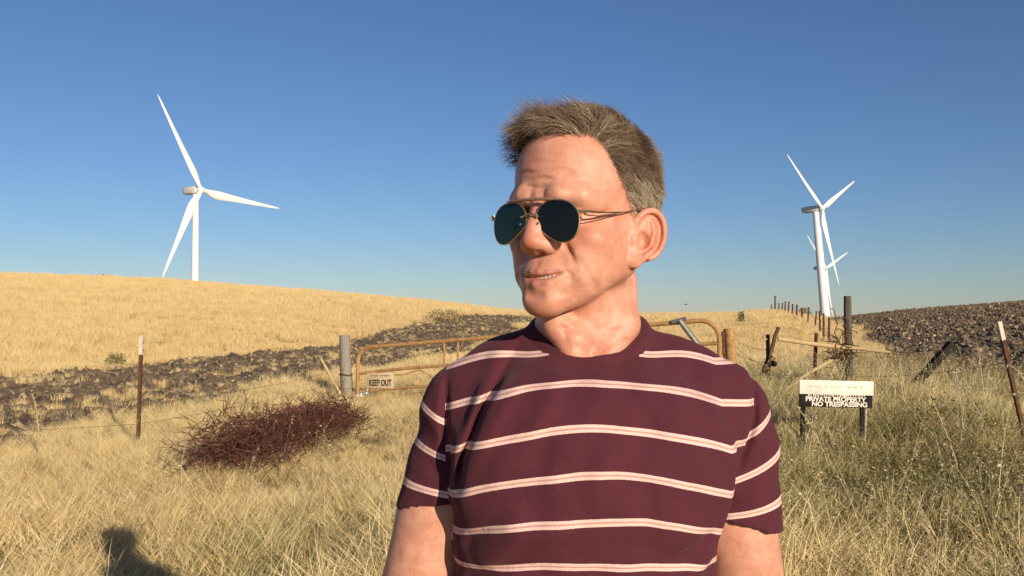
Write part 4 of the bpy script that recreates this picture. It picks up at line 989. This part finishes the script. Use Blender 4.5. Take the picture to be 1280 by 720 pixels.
def make_hair():
    cand = np.where((HAIR > .06) & (HL[:, 2] > .03))[0]; pw = HAIR[cand]**1.4+.02; pw /= pw.sum()
    # an even number of roots per area
    n = 30000; pick = rng.choice(cand, n, p=pw); R = HL[pick]+rng.normal(size=(n, 3))*.0007
    Rm = HMn[:3, :3]; Nl = BN[pick] @ Rm
    x, y, z = R.T
    top = sstep(.165, .230, z+.25*(-y-.02)*(y < 0))*sstep(.075, .0, y); front = sstep(-.02, -.07, y)*sstep(.17, .21, z)
    # combed forward and to his right with a lift in front; the sides lie down and back; the crown sweeps away
    dtop = np.stack([-.85+0*x, -.30-.35*front, .15+.25*front], 1); dside = np.stack([.0*x, .55+0*x, -.80+0*x], 1)
    dback = np.stack([.10*x/.07, .45+0*x, -.75+0*x], 1)
    bk = sstep(.02, .08, y)
    D = dtop*top[:, None]+(1-top)[:, None]*(dside*(1-bk)[:, None]+dback*bk[:, None])
    phi = np.degrees(np.arctan2(z-.165, np.maximum(x, 1e-4))); part = .9*np.exp(-((phi-40)/15)**2)*(x > .004)
    D = D*(1-part)[:, None]+part[:, None]*(np.stack([-.05+0*x, .85+0*x, .1+0*x], 1)+.12*dtop+.25*dside)
    D -= Nl*np.minimum((D*Nl).sum(1), 0)[:, None]*.9
    D /= np.linalg.norm(D, axis=1)[:, None]
    clump = np.stack([np.sin(R@np.array(q)) for q in ((310, 190, 240), (-260, 330, 150), (170, -240, 330))], 1)
    lift = .16+.25*part+.30*top*sstep(.03, -.05, y)+.20*front+.30*front*sstep(-.05, .03, x)
    bend = .05+.13*top+.06*front
    D += Nl*lift[:, None]+clump*.20
    D /= np.linalg.norm(D, axis=1)[:, None]
    # locks: strands gather towards the seed of their lock
    K = 800; si = rng.choice(n, K); SP = R[si]; SD = D[si]+rng.normal(size=(K, 3))*.20
    own = np.zeros(n, int)
    for i0 in range(0, n, 2000): own[i0:i0+2000] = ((R[i0:i0+2000, None]-SP[None])**2).sum(2).argmin(1)
    D = D*.35+SD[own]*.65+rng.normal(size=(n, 3))*.10
    off = (SP[own]-R)*(.55+.35*rng.random(n))[:, None]
    lk = rng.random(K)
    L_ = .0045+.0095*sstep(.13, .19, z)+.016*sstep(.185, .225, z)*sstep(.06, -.01, y)+.010*front+lk[own]*.006+rng.random(n)*.004
    L_ *= np.where(rng.random(n) < .02, 1.3, 1.0)
    near = 1-np.clip((HAIR[pick]-.06)/.94, 0, 1); L_ *= 1-.60*near
    grey = np.clip(.50+.26*sstep(.190, .135, z)*1.9+.10*np.sin(R@np.array((150, 120, 90)))+.10*front+(lk[own]-.5)*.5-.34*np.exp(-((z-.205)/.020)**2-((y-.0)/.035)**2)*(x > 0)-.16*sstep(.215, .245, z)*sstep(-.06, .0, y)+rng.normal(size=n)*.16, 0, 1)
    Rw = (np.c_[R, np.ones(n)] @ HMn.T)[:, :3]
    return strands('hair', Rw, Nl@Rm.T, D@Rm.T, L_, .00022+.00012*rng.random(n), hair_material(), .007, 6, tone=grey, seed_off=off@Rm.T, bend=bend)
hair = make_hair()
BROWM = hair_material('brow_hair', (.12, .07, .04), (.24, .16, .10), (.38, .30, .22))
def make_brow(s):
    R, Dv = [], []
    for _ in range(170):
        t = rng.random(); px = .010+.034*t; pz = .1275+.006*sin(pi*min(t*1.25, 1))-.004*t+rng.normal()*.0022*(1-.5*t)
        R.append((s*px, 0, pz)); Dv.append((s*(.8+.2*t), -.35+.5*t, .5-.8*t))
    R = np.array(R); Dv = np.array(Dv)+rng.normal(size=(len(R), 3))*.15
    hd = np.where((HL[:, 1] < -.03) & (HL[:, 2] > .12) & (HL[:, 2] < .165))[0]
    q = HL[hd][:, [0, 2]]; ii = np.array([hd[((q-r[[0, 2]])**2).sum(1).argmin()] for r in R])
    R[:, 1] = HL[ii][:, 1]; Rw = (np.c_[R, np.ones(len(R))] @ HMn.T)[:, :3]
    return strands('eyebrow', Rw, BN[ii], Dv@HMn[:3, :3].T, .006+.004*rng.random(len(R)), np.full(len(R), .0003), BROWM, .006, 4)
for _s in (-1, 1): make_brow(_s)

# ---------------------------------------------------------------- sunglasses
GM = HM @ Matrix.Translation((-.0020, .0008, .1108)) @ Matrix.Rotation(radians(-1), 4, 'X')
glasses = empty('sunglasses', (0, 0, 0), parent=PERSON); glasses.matrix_local = GM
GOLD = material('gold_wire', (.80, .55, .28), rough=.35, metal=1.0)
BAR = material('brow_bar', (.28, .16, .11), rough=.35, spec=.5)
def glens(s):
    n = 48; pts = []
    for i in range(n):                                       # teardrop aviator outline
        a = 2*pi*i/n; cx, cz = cos(a), sin(a)
        x = .0262*np.sign(cx)*abs(cx)**.88; z = .0232*np.sign(cz)*abs(cz)**.86
        if z < 0: x *= 1-(.52 if x < 0 else .14)*(-z/.0232)**1.3; x += .0052*(-z/.0232)**2
        pts.append((s*(.0330+x), z-.0010-.06*x*(1 if x > 0 else .3)))
    return pts
def front_y(x, z): return -.1065+2.3*x*x+.8*z*z
LENSM = bpy.data.materials.new('dark_glass'); LENSM.use_nodes = True
_p = LENSM.node_tree.nodes['Principled BSDF']; _p.inputs['Base Color'].default_value = (.005, .006, .005, 1); _p.inputs['Roughness'].default_value = .03; _p.inputs['IOR'].default_value = 1.45; _p.inputs['Specular IOR Level'].default_value = .42
LENSF = LENSM.copy(); LENSF.name = 'green_glass'; LENSF.node_tree.nodes['Principled BSDF'].inputs['Base Color'].default_value = (.006, .020, .018, 1)
for s in (1, -1):
    o = glens(s); n = len(o); cx = s*.0345; v, f = [], []
    for yo in (0, .0018):
        for r in (1, .75, .5, .25):
            for (x, z) in o:
                X, Z = cx+(x-cx)*r, z*r; v.append((X, front_y(X, Z)+yo, Z))
        v.append((cx, front_y(cx, 0)+yo, 0))
    m_ = 4*n+1
    for h in (0, 1):
        b = h*m_
        for r in range(3):
            for k in range(n):
                q = (b+r*n+k, b+r*n+(k+1) % n, b+(r+1)*n+(k+1) % n, b+(r+1)*n+k); f.append(q if (h == 0) == (s > 0) else q[::-1])
        for k in range(n):
            q = (b+3*n+k, b+3*n+(k+1) % n, b+4*n); f.append(q if (h == 0) == (s > 0) else q[::-1])
    for k in range(n): f.append((k, k+m_, (k+1) % n+m_, (k+1) % n))
    me = bpy.data.meshes.new('lens'); me.from_pydata(v, [], f); me.update(); me.polygons.foreach_set('use_smooth', [True]*len(f)); me.set_sharp_from_angle(angle=radians(50))
    add_ob('lens', me, glasses, LENSM if s > 0 else LENSF)
    fr = MB(); loop = [(x, front_y(x, z)+.0008, z) for x, z in o]
    fr.tube(loop+[loop[0], loop[1]], .0010, 6); fr.build('rim', GOLD, glasses)
    tp = MB(); xo = s*.0650
    tp.tube([(s*.0585, front_y(.0585, 0)+.0005, .009), (s*.0650, -.092, .0092), (s*.0690, -.076, .0090), (s*.0738, -.030, .0140), (s*.0752, -.004, .0195), (s*.0765, .010, .0185), (s*.0755, .026, .000), (s*.0745, .030, -.020)], [.0011, .0013, .0011, .0008, .0008, .0010, .0012, .0012], 6)
    tp.tube([(s*.0650, -.092, .0045), (s*.0690, -.076, .0052), (s*.0735, -.036, .0128)], .0007, 6)
    tp.box((s*.0640, -.0945, .0070), (.0035, .0035, .0055), bevel=.0006)
    tp.build('temple', GOLD, glasses)
br = MB()
br.tube([(-.011, front_y(.011, .006)-.0005, .004), (-.006, -.1095, .0065), (0, -.1105, .0072), (.006, -.1095, .0065), (.011, front_y(.011, .006)-.0005, .004)], .0012, 8); br.build('bridge', GOLD, glasses)
bb = MB(); bb.tube([(x, front_y(x, .022)-.002-.0015*(1-(x/.034)**2), .0222+.0015*(1-(x/.034)**2)) for x in np.linspace(-.034, .034, 13)], [.0014]+[.0024]*11+[.0014], 8, flat=.8); bb.build('brow_bar', BAR, glasses)
for s in (1, -1):
    for (x, z) in ((.0335, .0225), (.0108, .0045), (.0118, -.0035)):
        k = MB(); k.ball((s*x, front_y(x, z)-.0032, z), .0016, 8, 6); k.build('screw', material('silver', (.8, .78, .74), rough=.2, metal=1.0) if 'silver' not in bpy.data.materials else bpy.data.materials['silver'], glasses)
    k = MB(); k.ball((s*.0105, -.1005, -.006), (.002, .0035, .006), 8, 6); k.build('nose_pad', material('nose_pad', (.5, .42, .34), rough=.3) if 'nose_pad' not in bpy.data.materials else bpy.data.materials['nose_pad'], glasses)

# ---------------------------------------------------------------- t-shirt
SHIRT = np.array([(.84, .174, .130, .010), (.95, .170, .128, .008), (1.05, .160, .123, .004), (1.15, .154, .122, .0), (1.25, .153, .124, -.002),
    (1.33, .157, .126, -.002), (1.40, .161, .119, .004), (1.45, .157, .103, .014), (1.48, .138, .090, .020), (1.505, .105, .078, .024), (1.53, .066, .058, .028), (1.60, .05, .05, .03)])
RINGP = []
for _i in range(49):
    _a = 2*pi*_i/48; _f = .5+.5*cos(_a)                     # 1 at the throat
    RINGP.append((.0680*sin(_a)+.003, .026-.0760*cos(_a)*(1 if cos(_a) > 0 else .80), 1.556-.0520*_f**2.0+.001*sin(_a)))
HEM = {1: ((.196, .02, 1.308), (.26, 0, .966)), -1: ((-.196, .02, 1.334), (-.22, 0, .976))}
def build_shirt():
    G = Grid(fine((-.28, .28, .0030)), fine((-.165, .165, .0030)), fine((.86, 1.585, .0030)))
    sl, P = G.sub((0, 0, 1.2), (.5, .5, .6)); d = torso_d(*P, tab=SHIRT, p=2.35)
    G.comb(sl, np.maximum(d, P[2]-1.52), 0, 'u')
    for t in (1, -1):
        dz = 0 if t > 0 else -.004
        G.chain([(t*.055, .030, 1.513), (t*.112, .028, 1.482+dz), ((.158 if t > 0 else -.146), .024, 1.446+dz)], [.040, .044, (.056 if t > 0 else .054)], .030)
        G.ell((t*.055, -.070, 1.395), (.085, .042, .085), .06)                     # chest
    G2 = Grid(*G.ax)
    for t in (1, -1):
        dz = 0 if t > 0 else -.004
        if t > 0:
            G2.chain([(.150, .024, 1.449), (.174, .024, 1.39), (.191, .022, 1.25)], [.055, .0555, .0560], .010); G2.ell((.190, .028, 1.40), (.042, .050, .065), .02)
        else: G2.chain([(-.143, .024, 1.441), (-.158, .024, 1.385), (-.192, .022, 1.25)], [.0520, .0570, .0620], .010)
        o, n_ = HEM[t]; n_ = np.array((t*abs(n_[0]), n_[1], n_[2])); n_ /= np.linalg.norm(n_)
        pre = G2.D.copy()
        sl, P = G2.sub((t*.195, .02, 1.25), (.075, .16, .12))
        pl = (P[0]-o[0])*n_[0]+(P[1]-o[1])*n_[1]+(P[2]-o[2])*n_[2]              # > 0 above the hem
        G2.D[sl] = np.maximum(G2.D[sl], -pl)
        sl, P = G2.sub((t*.195, .02, 1.27), (.085, .16, .13)); s0 = (slice(None),)*3
        G2.D[sl] = np.maximum(G2.D[sl], -np.maximum(pre[sl]+.0090, P[2]-(o[2]+.014)))       # hollow hem, so the arm leaves a gap
    X, Y, Z = np.meshgrid(*G.ax, indexing='ij', sparse=True)
    k = (.0025+.0255*sstep(1.38, 1.45, Z)+0*X*Y).astype(np.float32); h = np.clip(.5+.5*(G.D-G2.D)/k, 0, 1)
    G.D = (G.D*(1-h)+G2.D*h-k*h*(1-h)).astype(np.float32)
    G.chain([(-.003, .016, 1.512), (-.006, .022, 1.62)], [.0640, .068], .004, 's')    # neck hole
    G.chain(RINGP, .0080, .004)
    _c = [(x*1.17, .026+(y-.026)*1.15, z-.0085) for x, y, z in RINGP]; G.ridge(_c, -.0030, .0030, False)
    F = (1, .10, 1)
    G.ridge([(-.080, -.06, 1.535), (-.100, -.07, 1.500), (-.126, -.08, 1.455), (-.148, -.08, 1.400), (-.152, -.07, 1.365)], -.0110, .0044, sq=F)
    G.ridge([(-.066, -.06, 1.520), (-.088, -.07, 1.480), (-.112, -.08, 1.440), (-.136, -.08, 1.392), (-.146, -.07, 1.345)], .0032, .009, sq=F)
    G.ridge([(-.098, -.05, 1.535), (-.120, -.07, 1.500), (-.146, -.08, 1.450)], .0035, .008, sq=F)
    G.ridge([(-.118, -.05, 1.530), (-.136, -.07, 1.480), (-.152, -.08, 1.425)], -.0030, .006, sq=F)
    G.ridge([(-.170, -.03, 1.495), (-.171, -.04, 1.44), (-.170, -.05, 1.385)], -.0105, .0046, sq=F)
    G.ridge([(.200, .0, 1.490), (.194, -.03, 1.436), (.178, -.05, 1.395), (.170, -.06, 1.372)], -.0105, .0048, sq=F)
    G.ridge([(.180, -.03, 1.44), (.162, -.06, 1.400), (.148, -.07, 1.355), (.141, -.08, 1.31)], .0035, .008, sq=F)
    G.ridge([(.100, -.08, 1.475), (.125, -.09, 1.42), (.146, -.08, 1.370)], -.0022, .009, sq=F)
    G.ridge([(.118, -.08, 1.480), (.146, -.09, 1.43), (.160, -.08, 1.390)], .0026, .009, sq=F)
    G.ridge([(.075, -.08, 1.495), (.098, -.09, 1.435), (.118, -.08, 1.375)], .0018, .010, sq=F)
    for t in (1, -1):                                                            # sleeve folds and hem stitching
        G.ridge([(t*.172, -.03, 1.372), (t*.200, -.03, 1.392), (t*.232, .0, 1.412)], -.0030, .007, sq=(1, .5, 1))
        G.ridge([(t*.168, -.03, 1.345), (t*.198, -.03, 1.357), (t*.236, .0, 1.362)], .0026, .008, sq=(1, .5, 1))
        G.ridge([(t*.165, -.03, 1.40), (t*.190, -.03, 1.44), (t*.215, .0, 1.452)], .0026, .009, sq=(1, .5, 1))
        z0 = HEM[t][0][2]+.020
        G.ridge([(t*.15, -.03, z0-.010), (t*.195, -.035, z0), (t*.245, -.01, z0+.009)], -.0008, .0028, False, sq=(1, .3, 1))
    for (p, q, r, am, w) in (((-.13, -.10, 1.285), (-.08, -.12, 1.325), (-.02, -.13, 1.335), .0032, .012), ((-.145, -.08, 1.262), (-.11, -.11, 1.285), (-.05, -.13, 1.295), -.0026, .009),
            ((-.146, -.08, 1.300), (-.125, -.10, 1.322), (-.095, -.12, 1.35), -.0022, .009), ((.14, -.09, 1.30), (.10, -.12, 1.275), (.03, -.13, 1.268), .0028, .011),
            ((.143, -.08, 1.33), (.115, -.11, 1.305), (.07, -.12, 1.295), -.0022, .009), ((-.02, -.13, 1.31), (.0, -.13, 1.36), (.005, -.12, 1.42), .0016, .016),
            ((.05, -.12, 1.30), (.055, -.12, 1.34), (.048, -.12, 1.39), -.0014, .013), ((-.07, -.12, 1.34), (-.062, -.12, 1.39), (-.05, -.11, 1.44), -.0013, .013),
            ((-.04, -.09, 1.488), (-.06, -.1, 1.45), (-.085, -.1, 1.41), .0014, .010), ((.03, -.09, 1.488), (.055, -.1, 1.445), (.085, -.1, 1.40), -.0013, .011)):
        G.ridge([p, q, r], am*2.0, w*.85, sq=F)
    X, Y, Z = np.meshgrid(*G.ax, indexing='ij', sparse=True)
    G.D -= (.0012*np.sin(X*70+Z*55+1)*np.sin(Z*48-X*31)+.0008*np.sin(X*120-Z*90+Y*40)).astype(np.float32)
    ring = np.array(RINGP)
    V, Fc = G.mesh(); return smooth_verts(V, Fc, 3, .5), Fc
SV, SF = build_shirt()
_x, _y, _z = SV.T
sme = np_mesh('t_shirt', SV, SF)
PER = .0482
drop = .029*np.minimum((np.abs(_x)/.155)**2, np.where(_x < 0, 1.5, .95))*np.interp(_z, [1.24, 1.27, 1.30, 1.36], [.1, .35, .85, 1])
drop = np.where(_y > .03, .029, drop)+.016*np.exp(-((np.abs(_x)-.065)/.045)**2)*sstep(1.475, 1.52, _z)
vattr(sme, 'u_torso', (_z+drop+.0012*np.sin(_x*40+_z*30)-1.4865)/PER)
left = _x < 0
m_ = np.clip(.22+(_z-np.where(left, 1.365, 1.335))*5.5, .16, .8)
vattr(sme, 'u_sleeve', (_z-m_*(np.abs(_x)-.195)-np.where(left, 1.449, 1.4235))/.0465)
seam = np.where(left, np.abs(_x)-np.interp(_z, [1.30, 1.32, 1.39, 1.5], [.160, .163, .170, .172]), np.abs(_x)-np.interp(_z, [1.29, 1.306, 1.354, 1.395, 1.436, 1.50], [.151, .155, .164, .177, .194, .202]))
vattr(sme, 'seam', seam)
_rp = np.array(RINGP); cd = np.full(len(SV), 9.0)
_nb = np.where(_z > 1.47)[0]; cd[_nb] = np.sqrt(((SV[_nb, None]-_rp[None])**2).sum(2)).min(1)
vattr(sme, 'collar', cd)
def shirt_material():
    m = bpy.data.materials.new('striped_cotton'); m.use_nodes = True; N, L = m.node_tree.nodes, m.node_tree.links; p = N['Principled BSDF']
    def at(n): a = N.new('ShaderNodeAttribute'); a.attribute_name = n; return a.outputs['Fac']
    def ma(op, a, b=None, c=None):
        q = N.new('ShaderNodeMath'); q.operation = op
        for i, v in enumerate((a, b, c)):
            if v is None: continue
            if isinstance(v, (int, float)): q.inputs[i].default_value = v
            else: L.new(v, q.inputs[i])
        return q.outputs[0]
    isl = ma('GREATER_THAN', at('seam'), 0.0)
    mx = N.new('ShaderNodeMix'); mx.data_type = 'FLOAT'; L.new(isl, mx.inputs[0]); L.new(at('u_torso'), mx.inputs[2]); L.new(at('u_sleeve'), mx.inputs[3]); u = mx.outputs[0]
    tc = N.new('ShaderNodeTexCoord')
    nz = N.new('ShaderNodeTexNoise'); nz.inputs['Scale'].default_value = 900; nz.inputs['Detail'].default_value = 1; L.new(tc.outputs['Object'], nz.inputs[0])
    u = ma('ADD', u, ma('MULTIPLY', ma('SUBTRACT', nz.outputs[0], .5), .02))
    fr = ma('ABSOLUTE', ma('SUBTRACT', ma('FRACT', ma('ADD', u, .5)), .5))
    d = ma('MULTIPLY', fr, PER)
    inside = ma('MULTIPLY', ma('LESS_THAN', d, .0041), ma('MULTIPLY', ma('LESS_THAN', u, 1.45), ma('GREATER_THAN', at('collar'), .0135)))
    inside = ma('MULTIPLY', inside, ma('LESS_THAN', ma('MULTIPLY', isl, u), .45))
    core = ma('LESS_THAN', d, .0009)
    big = N.new('ShaderNodeTexNoise'); big.inputs['Scale'].default_value = 14; big.inputs['Detail'].default_value = 4; L.new(tc.outputs['Object'], big.inputs[0])
    cr = N.new('ShaderNodeValToRGB'); cr.color_ramp.elements[0].color = (.070, .0185, .027, 1); cr.color_ramp.elements[1].color = (.097, .0230, .034, 1); L.new(big.outputs[0], cr.inputs[0])
    c1 = N.new('ShaderNodeMix'); c1.data_type = 'RGBA'; c1.inputs[6].default_value = (.74, .50, .44, 1); c1.inputs[7].default_value = (.50, .27, .24, 1); L.new(core, c1.inputs[0])
    c2 = N.new('ShaderNodeMix'); c2.data_type = 'RGBA'; L.new(inside, c2.inputs[0]); L.new(cr.outputs[0], c2.inputs[6]); L.new(c1.outputs[2], c2.inputs[7])
    L.new(c2.outputs[2], p.inputs['Base Color']); p.inputs['Roughness'].default_value = .9; p.inputs['Specular IOR Level'].default_value = .12
    p.inputs['Sheen Weight'].default_value = .12; p.inputs['Sheen Roughness'].default_value = .5; p.inputs['Sheen Tint'].default_value = (.9, .5, .5, 1)
    kn = N.new('ShaderNodeTexNoise'); kn.inputs['Scale'].default_value = 650; kn.inputs['Detail'].default_value = 3; L.new(tc.outputs['Object'], kn.inputs[0])
    wr = N.new('ShaderNodeTexNoise'); wr.inputs['Scale'].default_value = 30; wr.inputs['Detail'].default_value = 5; wr.inputs['Distortion'].default_value = .6; L.new(tc.outputs['Object'], wr.inputs[0])
    b1 = N.new('ShaderNodeBump'); b1.inputs['Strength'].default_value = .25; b1.inputs['Distance'].default_value = .0012; L.new(kn.outputs[0], b1.inputs['Height'])
    b2 = N.new('ShaderNodeBump'); b2.inputs['Strength'].default_value = .6; b2.inputs['Distance'].default_value = .006; L.new(wr.outputs[0], b2.inputs['Height']); L.new(b1.outputs[0], b2.inputs['Normal'])
    sm = N.new('ShaderNodeBump'); sm.invert = True; sm.inputs['Strength'].default_value = .8; sm.inputs['Distance'].default_value = .002
    L.new(ma('LESS_THAN', ma('ABSOLUTE', at('seam')), .0012), sm.inputs['Height']); L.new(b2.outputs[0], sm.inputs['Normal'])
    L.new(sm.outputs[0], p.inputs['Normal'])
    return m
add_ob('t_shirt', sme, PERSON, shirt_material())

# ---------------------------------------------------------------- jeans and shoes (below the picture's edge, they stand in the grass)
def build_jeans():
    G = Grid(fine((-.24, .24, .008)), fine((-.2, .2, .008)), fine((.05, 1.0, .008)))
    sl, P = G.sub((0, 0, .9), (.4, .4, .4)); tt = TORSO.copy()
    d = torso_d(*P, grow=.008); G.comb(sl, np.maximum(d, np.maximum(P[2]-.965, .80-P[2])), .02, 'u')
    for t in (1, -1):
        G.cap((t*.085, .012, .86), (t*.10, -.002, .48), .094, .070, .03); G.cap((t*.10, -.002, .48), (t*.107, .028, .09), .070, .058, .03)
        for z in (.12, .16, .46, .50): G.ridge([(t*.10-.06, -.06, z), (t*.10, -.08, z+.015), (t*.10+.06, -.05, z-.01)], .006, .012, sq=(1, .4, 1))
    V, F_ = G.mesh(); return smooth_verts(V, F_, 1, .5), F_
jv, jf = build_jeans(); add_ob('jeans', np_mesh('jeans', jv, jf), PERSON, material('denim', (.035, .05, .09), (.06, .085, .14), 60, .9, .3, 700))
for t in (1, -1):
    G = Grid(fine((t*.112-.07, t*.112+.07, .005)), fine((-.24, .11, .005)), fine((0.0, .16, .005)))
    G.cap((t*.108, .03, .12), (t*.108, .03, .05), .047, .046, .02); G.cap((t*.109, .04, .045), (t*.118, -.14, .040), .043, .046, .02); G.ell((t*.12, -.15, .040), (.047, .062, .040), .02)
    X, Y, Z = np.meshgrid(*G.ax, indexing='ij', sparse=True); G.D = np.maximum(np.maximum(G.D, .006-Z), Z-.13).astype(np.float32)
    v, f = G.mesh(); add_ob('shoe', np_mesh('shoe', smooth_verts(v, f, 1, .5), f), PERSON, material('brown_leather', (.10, .055, .03), (.16, .09, .05), 30, .55, .3, 90) if 'brown_leather' not in bpy.data.materials else bpy.data.materials['brown_leather'])
